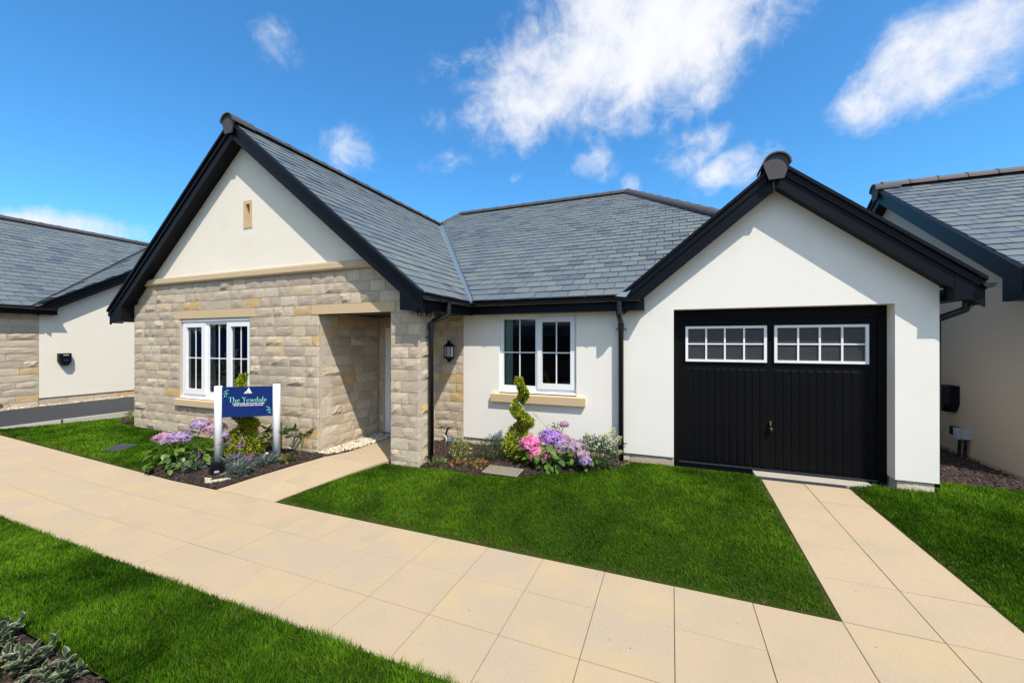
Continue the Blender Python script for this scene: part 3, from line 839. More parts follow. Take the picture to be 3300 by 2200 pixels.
for r in range(NC):
    za, zb = Z0 + r * CH, Z0 + (r + 1) * CH
    if r == NC - 1: zb = 3.045
    if za >= 3.0: break
    xl = max(WX0, AP[0] - (AP[1] - .16 - zb) / SLL)
    xr = min(WX1, AP[0] + (AP[1] - .16 - zb) / SLR)
    odd = r % 2
    segs = []
    win = (.72 < za + .02 and zb < 2.54)
    if r == 0: win = False
    lint = abs(za - (Z0 + 14 * CH)) < .02               # course of the lintels
    if lint: segs = [(xl, -8.917), (-6.683, -5.359), (-3.72, xr)]
    elif zb < 2.40:
        segs = [(xl, -8.784), (-6.83, PX0)] if win else [(xl, PX0)]
        segs.append((PX1, xr))
    else: segs = [(xl, xr)]
    if za < .84 and zb > .74 and not win: segs = [(xl, -8.873), (-6.69, PX0), (PX1, xr)]
    for (a, b) in segs:
        # corner stones at the porch corner and the pillar
        if b == PX0:
            wq = .12 if odd else .27
            yard.course(**fo(), u0=a, u1=b - wq, w0=za, w1=zb)
            yard.add(**fo(), u0=b - wq, u1=b, w0=za, w1=zb, depth=.062, endR=True)
        elif a == PX1 and zb < 2.41:
            wq = .30 if odd else .18
            yard.add(**fo(), u0=a, u1=b - wq, w0=za, w1=zb, depth=.2)
            yard.add(**fo(), u0=b - wq, u1=b, w0=za, w1=zb, depth=.062, endR=True)
            dd = .064
            yard.add(O=(WX1, 0, 0), U=(0, 1, 0), N=(1, 0, 0), u0=D + dd, u1=D + .41, w0=za, w1=zb)
        else: yard.course(**fo(), u0=a, u1=b, w0=za, w1=zb)
    if zb < 2.41:
        st = D + .064
        yard.course(O=(PX0, 0, 0), U=(0, 1, 0), N=(1, 0, 0), u0=st, u1=-0.01, w0=za, w1=zb)
    # wall with the lantern
    if zb < 2.5:
        for a, b in ([(PX0 + .01, -5.12), (-4.15, -3.379)] if zb < 2.34 else [(PX0 + .01, -3.379)]):
            yard.course(O=(0, 0, 0), U=(1, 0, 0), N=(0, -1, 0), u0=a, u1=b, w0=za, w1=zb, wmin=.17, wmax=.4, mi=5 if (zb > 2.3 and a > -4.2) else None)
# plinth course below the render
PL = dict(O=(0, .024, 0), U=(1, 0, 0), N=(0, -1, 0))
yard.course(**PL, u0=-3.375, u1=.046, w0=.06, w1=.268, wmin=.35, wmax=.55, amp=.008)
yard.add(**PL, u0=2.547, u1=2.90, w0=.02, w1=.268, amp=.012, mi=2)
yard.course(O=(2.90, 0, 0), U=(0, 1, 0), N=(1, 0, 0), u0=.024 + .06, u1=3.0, w0=.06, w1=.268, wmin=.35, wmax=.5, amp=.008)
yard.build(house)
# --- dressed stone --------------------------------------------------
sc = [-9.90, -9.66, -9.02, -8.40, -7.76, -7.13, -6.52, -5.93, -5.34, -4.72, -4.10]
for a, b in zip(sc[:-1], sc[1:]):
    m = MB(); m.prism([(D + .02, 3.047), (D - .035, 3.047), (D - .062, 3.075), (D - .062, 3.155), (D - .035, 3.178), (D + .02, 3.182)], 'x', a + .003, b - .003)
    part('string_course', m, BUFF, house)
m = MB(); m.box(-9.90, -4.10, D - .052, D + .012, 3.055, 3.174); part('bedding', m, MORTAR, house)
for a, b, c, d in ((-8.917, -7.802, 2.373, 2.526), (-7.796, -6.683, 2.373, 2.526), (-5.359, -3.72, 2.374, 2.526)):
    m = MB(); m.box(a + .004, b - .004, D - .004, D + .25, c, d); part('lintel', m, BUFF, house)
for a, b in ((-8.873, -7.775), (-7.769, -6.69)):
    m = MB(); m.prism([(D + .1, .725), (D - .06, .725), (D - .06, .835), (D + .1, .862)], 'x', a, b); part('sill', m, BUFF, house)
m = MB(); m.prism([(.1, .932), (-.065, .932), (-.065, 1.056), (.003, 1.070), (.1, 1.088)], 'x', -2.825, -1.225); part('sill', m, BUFF, house)
# --- windows --------------------------------------------------------
window(house, 'y', D + .055, 1, (-8.784, -6.832, .895, 2.372),
       [(-8.643, -8.187, 1.04, 2.209, -8.415, 1.628), (-8.004, -7.512, 1.0, 2.256, -7.735, 1.628), (-7.372, -6.925, 1.04, 2.209, -7.140, 1.628)],
       [(-8.742, -8.082, .945, 2.285), (-7.470, -6.862, .945, 2.285)], (-8.78, -6.835, .862, .895))
m = MB(); m.box(-8.78, -6.835, D + .018, D + .055, 2.318, 2.35); part('drip_trim', m, WHITE, house)
window(house, 'y', .055, 1, (-2.690, -1.376, 1.130, 2.383),
       [(-2.632, -2.066, 1.205, 2.306, -2.345, 1.756), (-1.951, -1.476, 1.254, 2.254, -1.712, 1.756)],
       [(-2.028, -1.408, 1.168, 2.335)], (-2.688, -1.378, 1.090, 1.130))
# --- rooms behind the glass ----------------------------------------
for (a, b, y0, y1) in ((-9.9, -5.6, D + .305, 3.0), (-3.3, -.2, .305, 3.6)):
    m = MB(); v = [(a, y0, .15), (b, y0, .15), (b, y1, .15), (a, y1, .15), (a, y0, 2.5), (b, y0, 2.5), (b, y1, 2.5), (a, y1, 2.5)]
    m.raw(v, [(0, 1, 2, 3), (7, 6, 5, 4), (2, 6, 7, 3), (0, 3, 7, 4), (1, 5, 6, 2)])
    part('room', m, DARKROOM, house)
# --- porch and door -------------------------------------------------
m = MB(); m.box(PX0 + .012, WX1, D + .26, -.003, 2.392, 2.43); part('porch_ceiling', m, BLACK, house)
fd = MB(); fd.prism([(-5.119, .17), (-4.151, .17), (-4.151, 2.329), (-5.119, 2.329)], 'y', .055, .13, [[(-5.0, .215), (-4.25, .215), (-4.25, 2.25), (-5.0, 2.25)]])
fdo = part('front_door', fd, WHITE, house)
m = MB(); m.box(-4.998, -4.252, .075, .12, .2, 2.248); part('door_leaf', m, BLACKDOOR, fdo)
m = MB(); m.box(-4.93, -4.90, .03, .075, 1.05, 1.25); m.box(-4.93, -4.80, .025, .05, 1.16, 1.18); part('handle', m, GALV, fdo)
m = MB(); m.box(-5.119, -4.151, -.05, .054, .155, .195); part('threshold', m, BLACKPIPE, fdo)
db = MB(); db.box(-5.085, -5.055, .03, .056, 1.12, 1.22); dbo = part('doorbell', db, WHITE, None); tag(dbo, 'small white doorbell fixed on the white porch door frame', 'doorbell')
# --- garage door ----------------------------------------------------
gd = MB(); gd.prism([(.0465, .155), (2.5245, .155), (2.5245, 2.3965), (.0465, 2.3965)], 'y', .195, .28, [[(.118, .156), (2.432, .156), (2.432, 2.248), (.118, 2.248)]])
gdo = part('garage_door', gd, BLACKDOOR, house)
lf = MB(); lf.prism([(.105, .185), (2.445, .185), (2.445, 2.262), (.105, 2.262)], 'y', .215, .245); part('door_leaf', lf, BLACKDOOR, gdo)
m = MB(); m.tube([(.115, .2, .172), (2.43, .2, .172)], .018, 8); part('rubber_seal', m, BLACKPIPE, gdo)
for (a, b) in ((.205, 1.233), (1.320, 2.348)):
    n_ = 11; pw = (b - a) / n_
    for k in range(n_):
        x0, x1 = a + k * pw + .008, a + (k + 1) * pw - .008
        m = MB(); m.raw([(x0, .2151, .205), (x1, .2151, .205), (x1, .2151, 1.555), (x0, .2151, 1.555), (x0 + .012, .208, .215), (x1 - .012, .208, .215), (x1 - .012, .208, 1.53), (x0 + .012, .208, 1.53)],
                        [(4, 5, 6, 7), (0, 1, 5, 4), (1, 2, 6, 5), (2, 3, 7, 6), (3, 0, 4, 7)])
        part('rib', m, BLACKDOOR, gdo)
for (a, b) in ((.208, 1.233), (1.320, 2.345)):
    c, d = 1.648, 2.157; f_ = .034
    cx = [a + f_ + (b - a - 2 * f_) * k / 4 for k in range(5)]; cz = [c + f_, (c + d) / 2, d - f_]
    m = MB(); m.prism([(a, c), (b, c), (b, d), (a, d)], 'y', .188, .216, [[(a + f_, c + f_), (b - f_, c + f_), (b - f_, d - f_), (a + f_, d - f_)]]); part('window_frame', m, WHITE, gdo)
    for k in (1, 2, 3):
        m = MB(); m.box(cx[k] - .011, cx[k] + .011, .194, .216, c + f_, d - f_); part('glazing_bar', m, WHITE, gdo)
    for k in range(4):
        l = cx[k] + (.0112 if k else 0); r_ = cx[k + 1] - (.0112 if k < 3 else 0)
        m = MB(); m.box(l, r_, .196, .216, cz[1] - .009, cz[1] + .009); part('glazing_bar', m, WHITE, gdo)
        for j in (0, 1):
            m = MB(); zz0 = cz[j] + (.009 if j else 0); zz1 = cz[j + 1] - (0 if j else .009)
            m.quad([(l, .2115, zz0), (r_, .2115, zz0), (r_, .2115, zz1), (l, .2115, zz1)]); part('pane', m, FROST, gdo)
m = MB(); m.lathe([(0, -.035), (.02, -.03), (.032, -.012), (.034, .012), (.02, .03), (0, .035)], (1.277, .18, .735), 10); m.box(1.268, 1.286, .18, .215, .725, .745); m.box(1.272, 1.282, .178, .19, .765, .785)
part('handle', m, BLACKPIPE, gdo)
m = MB(); m.box(1.269, 1.279, .188, .2145, .79, .83); m.lathe([(0, 0), (.013, .004), (.013, .018), (0, .022)], (1.274, .195, .825), 8); part('key', m, BRASS, gdo)

# --- roofs ----------------------------------------------------------
roof = part('roof', MB(), UNDERLAY, house)
VAL = lambda x: ((AP[1] - SLR * (x - AP[0])) - 2.64) / MS - .22           # valley: y on the main slope where the wing's slope meets it
vx0 = AP[0] + (AP[1] - 2.61) / SLR
YW = VAL(AP[0])
und = MB(); dn = .045
yF = D - .215
# decks just under the slates
wr = [(-3.09, yF + .03), (vx0, -.24), (AP[0], YW), (AP[0], yF + .03)]
und.raw([(x, y, AP[1] - SLR * (x - AP[0]) - dn) for x, y in wr], [(0, 1, 2, 3)])
und.raw([(x, y, AP[1] - SLL * (AP[0] - x) - dn) for x, y in [(AP[0], yF + .03), (AP[0], 9), (-10.70, 9), (-10.70, yF + .03)]], [(0, 1, 2, 3)])
gxl = GA[0] - (GA[1] - MZ(-.2)) / .82
GY = (GA[1] - 2.64) / MS - .22
RR, RL, RY = (-1.13, 5.80), (-6.65, 5.80), 5.80
mainp = [(vx0, -.24), (gxl, -.24), (GA[0] - .06, GY), RR, RL, (AP[0] + .05, YW)]
und.raw([(x, y, MZ(y) - dn) for x, y in mainp], [(0, 1, 2, 3, 4, 5)])
gl = [(gxl, -.17), (GA[0], -.17), (GA[0], GY)]
und.raw([(x, y, GA[1] - .82 * abs(x - GA[0]) - dn) for x, y in gl], [(0, 1, 2)])
und.raw([(x, y, GA[1] - .82 * abs(x - GA[0]) - dn) for x, y in [(GA[0], -.17), (3.19, -.17), (3.19, 9), (GA[0], 9)]], [(0, 1, 2, 3)])
und.raw([(RL[0], RY, MZ(RY) - dn), (RR[0], RY, MZ(RY) - dn), (RR[0], 13, 2), (RL[0], 13, 2)], [(0, 1, 2, 3)])
und.raw([(RR[0], RY, MZ(RY) - dn), (GA[0] - .06, GY, GA[1] - dn), (3.0, GY, 2.7), (3.0, 9, 2.7)], [(0, 1, 2, 3)])
und.raw([(RL[0], RY, MZ(RY) - dn), (AP[0], YW, AP[1] - dn), (AP[0] - .5, RY, AP[1] - .4)], [(0, 1, 2)])
part('roof_deck', und, UNDERLAY, roof)
sl = Slates()
cs = 1 / math.sqrt(1 + MS * MS)
def on_main(x, y): return (x - vx0, (y + .27) / cs)
# the main slope, kept clear of the valley by the lead
vd = Vector((AP[0] - vx0, YW + .22, 0)).normalized(); vn = Vector((vd.y, -vd.x, 0))
if vn.x < 0: vn = -vn
off = .062
mp = [(vx0 + vn.x * off + .02, -.275), (gxl - .06, -.275), (GA[0] - .12, GY + .02), (RR[0], RY - .05), (RL[0], RY - .05), (AP[0] + .10 + vn.x * off, YW + vn.y * off)]
sl.plane((vx0, -.27, MZ(-.27)), (1, 0, 0), (0, 1, MS), [on_main(*p) for p in mp], .225, .272)
# the wing's right-hand slope
cw = 1 / math.sqrt(1 + SLR * SLR)
ux = -3.075
def on_wing(x, y): return (y - yF, (ux - x) / cw)
wn = Vector((-vn.x, -vn.y, 0))
yv = lambda x: -.22 + wn.y * off + (x - vx0 - wn.x * off) * vd.y / vd.x
wp = [(ux, yF + .02), (ux, yv(ux)), (AP[0] + .05, yv(AP[0] + .05)), (AP[0] + .05, yF + .02)]
sl.plane((ux, yF, AP[1] - SLR * (ux - AP[0])), (0, 1, 0), (-1, 0, SLR), [on_wing(*p) for p in wp], .212, .272)
# slopes the street does not see
sl.plane((-10.72, 9, AP[1] - SLL * (AP[0] + 10.72)), (0, -1, 0), (1, 0, SLL), [(0, 0), (9 - yF - .02, 0), (9 - yF - .02, 4.85), (0, 4.85)], .215, .272)
sl.plane((3.22, -.16, GA[1] - .82 * (3.22 - GA[0])), (0, 1, 0), (-1, 0, .82), [(0, 0), (8, 0), (8, 2.45), (0, 2.45)], .22, .272)
sl.plane((gxl, 3, GA[1] - .82 * (GA[0] - gxl)), (0, -1, 0), (1, 0, .82), [(3.16, 0.0), (3.16, 2.45), (3 - GY, 2.45)], .22, .272)
sl.build(roof)
# lead in the valleys
m = MB()
for k in range(8):
    a, b = k / 8, (k + 1) / 8
    def vp(t, o):
        x = vx0 + (AP[0] - vx0) * t; y = -.26 + (YW + .26) * t
        q = Vector((x, y, 0)) + vn * o
        z = MZ(q.y) if o >= 0 else AP[1] - SLR * (q.x - AP[0])
        return (q.x, q.y, z - .012 if o else MZ(y) - .015)
    for o0, o1 in ((-.19, -.02), (-.02, .02), (.02, .19)):
        m.quad([vp(a, o0), vp(a, o1), vp(b, o1), vp(b, o0)])
part('valley_lead', m, LEAD, roof)
m = MB(); m.raw([(gxl - .10, -.30, MZ(-.30) + .0), (gxl + .05, -.31, MZ(-.30) - .02), (gxl + .16, -.16, GA[1] - .82 * (GA[0] - gxl - .16) - .02), (gxl + .02, .02, MZ(.02) + .004)], [(0, 1, 2, 3)])
part('valley_lead', m, LEAD, roof)
# ridges and hips
zc = .055
ridge_run(roof, (AP[0], YW + .12, AP[1] + zc - .01), (AP[0], yF + .16, AP[1] + zc - .01), RIDGE, .10)
ridge_run(roof, (RL[0], RY, MZ(RY) + .04), (RR[0], RY, MZ(RY) + .04), RIDGE, .115, .46)
ridge_run(roof, (GA[0] - .1, GY - .02, GA[1] + .05), (RR[0] - .03, RY + .02, MZ(RY) + .05), RIDGE, .125, .43)
ridge_run(roof, (AP[0] + .06, YW + .05, AP[1] + .04), (RL[0] - .02, RY, MZ(RY) + .04), RIDGE, .10, .42)
ridge_run(roof, (GA[0], 4.6, GA[1] + .04), (GA[0], .05, GA[1] + .04), RIDGE, .12)
ridge_cap(roof, (AP[0], yF, AP[1] + .055), 'y', RIDGE, .31)
ridge_cap(roof, (GA[0] - .035, -.215, GA[1] + .045), 'y', RIDGE, .30)
m = MB(); m.tube([(GA[0] - .055, -.21, 3.99), (GA[0] - .055, -.205, 3.83)], [.016, .011], 8); part('apex_clip', m, BLACKPIPE, roof)
# barge boards, fascias, soffits
barge(house, 'y', yF, 1, AP, EV_R, .295, .37, 2.374, D)
barge(house, 'y', yF, 1, AP, EV_L, .295, .42, 2.345, D)
barge(house, 'y', -.20, 1, GA, G_R, .325, .25, 2.405, 0.0)
gl_ = (GA[0] - 1.62, GA[1] - .82 * 1.62)
barge(house, 'y', -.20, 1, GA, G_L, .325, .25, 2.403, 0.0)
m = MB(); m.box(-3.10, -.346, -.2055, -.18, 2.392, 2.60); part('fascia', m, BLACK, house)
m = MB(); m.box(-3.30, -.347, -.18, -.001, 2.394, 2.41); part('soffit', m, BLACK, house)
m = MB(); m.box(-3.128, -3.103, yF + .002, -.18, 2.372, 2.585); part('fascia', m, BLACK, house)
m = MB(); m.box(WX1 + .03, -3.129, yF + .2, -.18, 2.376, 2.39); part('soffit', m, BLACK, house)
m = MB(); m.box(2.931, 3.155, .002, 9, 2.41, 2.425); m.box(3.14, 3.165, .002, 9, 2.41, 2.58); part('soffit', m, BLACK, house)
m = MB(); m.box(-10.63, -10.6, yF + .002, 9, 2.345, 2.55); m.box(-10.6, WX0, D + .01, 9, 2.347, 2.36); part('fascia', m, BLACK, house)
# gutters
gutter(house, (-3.043, -.27, 2.567), (-.40, -.27, 2.567), (0, -1, 0))
gutter(house, (-3.043, yF - .01, 2.550), (-3.043, -.22, 2.562), (1, 0, 0))
gutter(house, (3.225, -.26, 2.575), (3.225, 8.5, 2.56), (1, 0, 0))
gutter(house, (-10.69, yF - .02, 2.515), (-10.69, 6, 2.51), (-1, 0, 0))
# downpipes
PR = .040
def downpipe(pts, sock, clips, axis):
    m = MB(); m.tube(pts, PR, 12); p = part('downpipe', m, BLACKPIPE, house, smooth=True)
    for q in sock:
        s_ = MB(); s_.tube([(q[0], q[1], q[2] - .05), (q[0], q[1], q[2] + .05)], PR + .006, 12); part('collar', s_, BLACKPIPE, p)
    for q in clips:
        c = MB(); c.tube([(q[0], q[1], q[2] - .014), (q[0], q[1], q[2] + .014)], PR + .005, 12)
        if axis == 'y':
            c.tube([(q[0] - .075, q[1] + .045, q[2]), (q[0] - .062, q[1] + .005, q[2]), (q[0] + .062, q[1] + .005, q[2]), (q[0] + .075, q[1] + .045, q[2])], .009, 6)
        else:
            c.tube([(q[0] - .05, q[1] - .07, q[2]), (q[0], q[1] - .065, q[2]), (q[0], q[1] + .06, q[2]), (q[0] - .05, q[1] + .07, q[2])], .009, 6)
        part('clip', c, BLACKPIPE, p)
downpipe([(-.69, -.26, 2.54), (-.69, -.26, 2.35), (-.689, -.235, 2.30), (-.686, -.10, 2.235), (-.684, -.072, 2.19), (-.683, -.07, .115)], [(-.69, -.26, 2.38), (-.683, -.07, 2.16), (-.69, -.26, 2.50)], [(-.683, -.07, 2.12), (-.683, -.07, .42)], 'y')
downpipe([(-3.045, -1.07, 2.53), (-3.045, -1.07, 2.36), (-3.06, -1.085, 2.31), (-3.225, -1.185, 2.235), (-3.252, -1.203, 2.19), (-3.255, -1.205, .17)], [(-3.045, -1.07, 2.39), (-3.255, -1.205, 2.16), (-3.045, -1.07, 2.49)], [(-3.255, -1.205, 2.0), (-3.255, -1.205, .27)], 'x')
downpipe([(3.20, .05, 2.54), (3.20, .05, 2.36), (3.19, .06, 2.31), (3.02, .15, 2.22), (2.985, .17, 2.18), (2.975, .18, .15)], [(3.20, .05, 2.38)], [(2.975, .18, 1.9)], 'x')
# air bricks
def air_brick(parent, c, axis, w=.215, h=.075, m1=None):
    mb = MB(); x, y, z = c
    if axis == 'y': mb.box(x - w / 2, x + w / 2, y - .012, y + .02, z - h / 2, z + h / 2)
    else: mb.box(x - .02, x + .012, y - w / 2, y + w / 2, z - h / 2, z + h / 2)
    a = part('air_brick', mb, m1 or CONCRETE, parent); s_ = MB()
    for j in range(4):
        zz = z - h / 2 + h * (j + .6) / 4.2
        for k in range(5):
            u = -w / 2 + w * (k + .5) / 5
            if axis == 'y': s_.box(x + u - .017, x + u + .017, y - .0135, y - .008, zz - .004, zz + .004)
            else: s_.box(x + .008, x + .0135, y + u - .017, y + u + .017, zz - .004, zz + .004)
    q = part('slots', s_, UNDERLAY, a)
air_brick(house, (-3.49, -.014, .215), 'y', .21, .085)
air_brick(house, (-6.36, D - .014, .20), 'y', .21, .075)
air_brick(house, (-9.70, D - .014, .235), 'y', .21, .06)

# ================================================================== LEFT-HAND NEIGHBOUR
XL = -14.3
lh = thing('bungalow', 'neighbouring bungalow across the tarmac drive, cream gable and stone wall', 'house', (XL, 0, .4))
LM = lambda x: 2.79 - .6 * (x - (XL + .3))
w = MB(); w.prism([(-1.44, .56), (7.6, .56), (7.6, 2.8), (2.9, 5.45), (-1.44, 2.80)], 'x', XL - .3, XL); part('wall', w, CREAM, lh)
w = MB(); w.box(XL - .3, XL - .012, -3.4, -1.4405, .2, 2.75); w.box(-23, XL - .3001, -3.4, -3.1, .2, 2.7); w.prism([(-23, 2.7), (XL - .3, 2.7), (-18.75, 5.2)], 'y', -3.39, -3.1); w.box(XL - .3, XL - .036, -1.44, 7.6, .2, .5595); part('mortar', w, MORTAR, lh)
yl = StoneYard(); Zl = .325
for r in range(14):
    za = Zl + r * .165; zb = za + .165
    if za > 2.6: break
    yl.course(O=(XL, 0, 0), U=(0, 1, 0), N=(1, 0, 0), u0=-3.4, u1=-1.445, w0=za, w1=zb, wmin=.3, wmax=.7, mi=None)
yl.course(O=(XL - .024, 0, 0), U=(0, 1, 0), N=(1, 0, 0), u0=-1.44, u1=5, w0=.36, w1=.555, wmin=.4, wmax=.7, amp=.010)
yl.build(lh, 180)
lroof = part('roof', MB(), UNDERLAY, lh)
LRX = -18.75
AY, AZ = 2.95, 5.60
ev = XL + .33
und = MB()
vy = lambda x: AY - (AZ - LM(x)) / .617        # valley between the main slope and the gable
y_ev = vy(ev)
pm = [(ev, -3.6), (ev, y_ev), (LRX, vy(LRX)), (LRX, -3.6)]
und.raw([(x, y, LM(x) - .045) for x, y in pm], [(0, 1, 2, 3)])
pg = [(ev - .1, y_ev), (ev - .1, AY), (LRX + .2, AY)]
und.raw([(x, y, AZ - .617 * (AY - y) - .05) for x, y in [(XL + .17, -1.56), (XL + .17, AY), (LRX, AY), (LRX, vy(LRX))]], [(0, 1, 2, 3)])
und.raw([(x, y, AZ - .617 * (y - AY) - .05) for x, y in [(XL + .17, AY), (XL + .17, 7.7), (LRX, 7.7), (LRX, AY)]], [(0, 1, 2, 3)])
und.raw([(LRX, -3.6, LM(LRX) - .045), (LRX, 4, LM(LRX) - .045), (LRX - 5, 4, 2.6), (LRX - 5, -3.6, 2.6)], [(0, 1, 2, 3)])
part('roof_deck', und, UNDERLAY, lroof)
sL = Slates(); cl_ = 1 / math.sqrt(1 + .36)
ol = lambda x, y: (y + 3.6, (ev - x) / cl_)
sL.plane((ev, -3.6, LM(ev)), (0, 1, 0), (-1, 0, .6), [ol(*p) for p in [(ev, -3.6), (ev, y_ev - .05), (LRX + .05, vy(LRX) - .12), (LRX + .05, -3.6)]], .225, .30)
cg = 1 / math.sqrt(1 + .617 ** 2)
og = lambda x, y: (XL + .19 - x, (y - y_ev) / cg)
sL.plane((XL + .19, y_ev, AZ - .617 * (AY - y_ev)), (-1, 0, 0), (0, 1, .617), [og(*p) for p in [(XL + .19, y_ev + .02), (XL + .19, AY - .05), (LRX, AY - .05), (LRX, vy(LRX) + .12), (XL + .02, y_ev + .12)]], .225, .30)
sL.build(lroof)
m = MB()
va, vb = Vector((ev, y_ev, LM(ev))), Vector((LRX, vy(LRX), LM(LRX)))
dv = (vb - va); nn = Vector((-dv.y, dv.x, 0)).normalized() * .09
m.quad([va + nn + Vector((0, 0, .0)), va - nn + Vector((0, 0, .0)), vb - nn, vb + nn]); part('valley_lead', m, UNDERLAY, lroof)
ridge_run(lroof, (LRX, -3.6, LM(LRX) + .05), (LRX, AY, LM(LRX) + .05), RIDGE, .115, .42)
ridge_run(lroof, (XL - 4, AY, AZ + .05), (XL + .1, AY, AZ + .05), RIDGE, .115, .42)
barge(lh, 'x', XL + .2, -1, (AY, AZ), (-1.52, AZ - .617 * (AY + 1.52)), .28, .32, 2.595, XL)
m = MB(); m.box(XL + .185, XL + .205, -3.6, -1.20, 2.595, 2.79); part('fascia', m, BLACK, lh)
m = MB(); m.box(XL + .001, XL + .185, -3.6, -1.18, 2.597, 2.61); part('soffit', m, BLACK, lh)
gutter(lh, (XL + .262, -3.6, 2.76), (XL + .262, -1.22, 2.755), (1, 0, 0))
air_brick(lh, (XL + .013, -2.14, .475), 'x', .24, .07, BRICKRED)

# ================================================================== RIGHT-HAND NEIGHBOUR
XR = 4.2
rh = thing('bungalow', 'neighbouring bungalow with brown ridge tiles, close beside the garage', 'house', (XR, 2, .15))
RA = (4.28, 5.09); RS = .615; RE = (.62, 5.09 - .615 * 3.66)
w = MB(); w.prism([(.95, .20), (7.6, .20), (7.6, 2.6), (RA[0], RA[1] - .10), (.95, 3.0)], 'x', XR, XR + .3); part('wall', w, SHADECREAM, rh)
w = MB(); w.box(XR + .301, 12, .95, 1.25, .2, 2.7); part('front_wall', w, CREAM, rh)
w = MB(); w.box(XR + .03, 12, .98, 7.6, .0, .1995); part('plinth', w, MORTAR, rh)
rroof = part('roof', MB(), UNDERLAY, rh)
und = MB()
und.raw([(x, y, RA[1] - RS * abs(y - RA[0]) - .045) for x, y in [(XR - .17, .62), (13, .62), (13, RA[0]), (XR - .17, RA[0])]], [(0, 1, 2, 3)])
und.raw([(x, y, RA[1] - RS * abs(y - RA[0]) - .045) for x, y in [(XR - .17, RA[0]), (13, RA[0]), (13, 8), (XR - .17, 8)]], [(0, 1, 2, 3)])
part('roof_deck', und, UNDERLAY, rroof)
sR = Slates(); cr = 1 / math.sqrt(1 + RS * RS)
sR.plane((XR - .185, .56, RA[1] - RS * (RA[0] - .56)), (1, 0, 0), (0, 1, RS), [(0, 0), (6.2, 0), (6.2, (RA[0] - .60) / cr), (0, (RA[0] - .60) / cr)], .215, .295)
sR.build(rroof)
ridge_run(rroof, (13, RA[0], RA[1] + .055), (XR - .16, RA[0], RA[1] + .055), RIDGE2, .115, .42)
ridge_cap(rroof, (XR - .2, RA[0], RA[1] + .055), '-x', RIDGE, .30)
barge(rh, 'x', XR - .2, 1, RA, RE, .30, .34, 2.452, XR)
barge(rh, 'x', XR - .2, 1, RA, (7.94, RE[1]), .30, .34, 2.452, XR)
m = MB(); m.box(XR + .1, 13, .60, .62, 2.452, 2.68); m.box(XR + .1, 13, .62, .95, 2.453, 2.47); part('fascia', m, BLACK, rh)
gutter(rh, (XR - .2, .54, 2.70), (12.5, .54, 2.70), (0, -1, 0))

# ================================================================== THINGS FIXED TO THE WALLS
# wall lantern
wl = thing('wall_lantern', 'black half-lantern with clear panes on the stone wall beside the downpipe', 'wall lamp', (-3.63, -.012, 1.76))
LC = (-3.63, -.065, 0)
m = MB(); m.lathe([(0, 1.965), (.022, 1.955), (.030, 1.94), (.020, 1.925), (.045, 1.91), (.080, 1.872), (.100, 1.862), (.100, 1.848), (0, 1.848)], LC, 8, a0=R(22.5), a1=R(382.5)); part('cap', m, BLACK, wl)
m = MB(); m.lathe([(0, 1.672), (.092, 1.672), (.100, 1.662), (.075, 1.638), (.040, 1.628), (.044, 1.610), (.018, 1.575), (0, 1.572)], LC, 8, a0=R(22.5), a1=R(382.5)); part('base', m, BLACK, wl)
m = MB(); m.box(-3.675, -3.585, -.030, .004, 1.63, 1.90); part('back_plate', m, BLACK, wl)
for k in range(5):
    a = R(180 + 22.5 + 45 * (k - .5)) if False else R(202.5 + 45 * (k - .5))
    x, y = LC[0] + .088 * math.cos(a), LC[1] + .088 * math.sin(a)
    if k in (0, 4) and False: continue
    m = MB(); m.tube([(x, y, 1.67), (x, y, 1.85)], .0065, 6); part('frame_bar', m, BLACK, wl)
for k in range(4):
    a0_, a1_ = R(202.5 + 45 * (k - .5)), R(202.5 + 45 * (k + .5))
    p = [(LC[0] + .085 * math.cos(a), LC[1] + .085 * math.sin(a)) for a in (a0_, a1_)]
    m = MB(); m.quad([(*p[0], 1.672), (*p[1], 1.672), (*p[1], 1.848), (*p[0], 1.848)]); part('pane', m, LAMPGLASS, wl)
m = MB(); m.lathe([(0, 1.672), (.018, 1.675), (.018, 1.71), (.012, 1.712), (.012, 1.77), (0, 1.78)], LC, 8); part('bulb', m, WHITE, wl)
# dome cameras under the wing's eave
for (x, y, lab) in ((-3.21, -1.56, 'black dome security camera under the eave, nearer the gable front'), (-3.21, -1.34, 'black dome security camera under the eave, nearer the downpipe')):
    c = thing('security_camera', lab, 'camera', (x, y, 2.375), 'cameras under the porch eave')
    m = MB(); m.lathe([(0, 2.376), (.06, 2.376), (.06, 2.352), (.045, 2.345), (0, 2.345)], (x, y, 0), 14); part('mount', m, BLACK, c)
    m = MB(); m.lathe([(.044, 2.346), (.044, 2.325), (.034, 2.30), (.016, 2.287), (0, 2.284)], (x, y, 0), 14); part('dome', m, BLACKPIPE, c, smooth=True)
    m = MB(); m.lathe([(0, 0), (.017, 0), (.014, .01)], (x, y, 2.30), 10)
    m.v = [(x + (q[0] - x) + .02, y - .036 - (q[2] - 2.30) * .8, 2.312 + (q[1] - y)) for q in m.v]; part('lens', m, GREYPLASTIC, c)

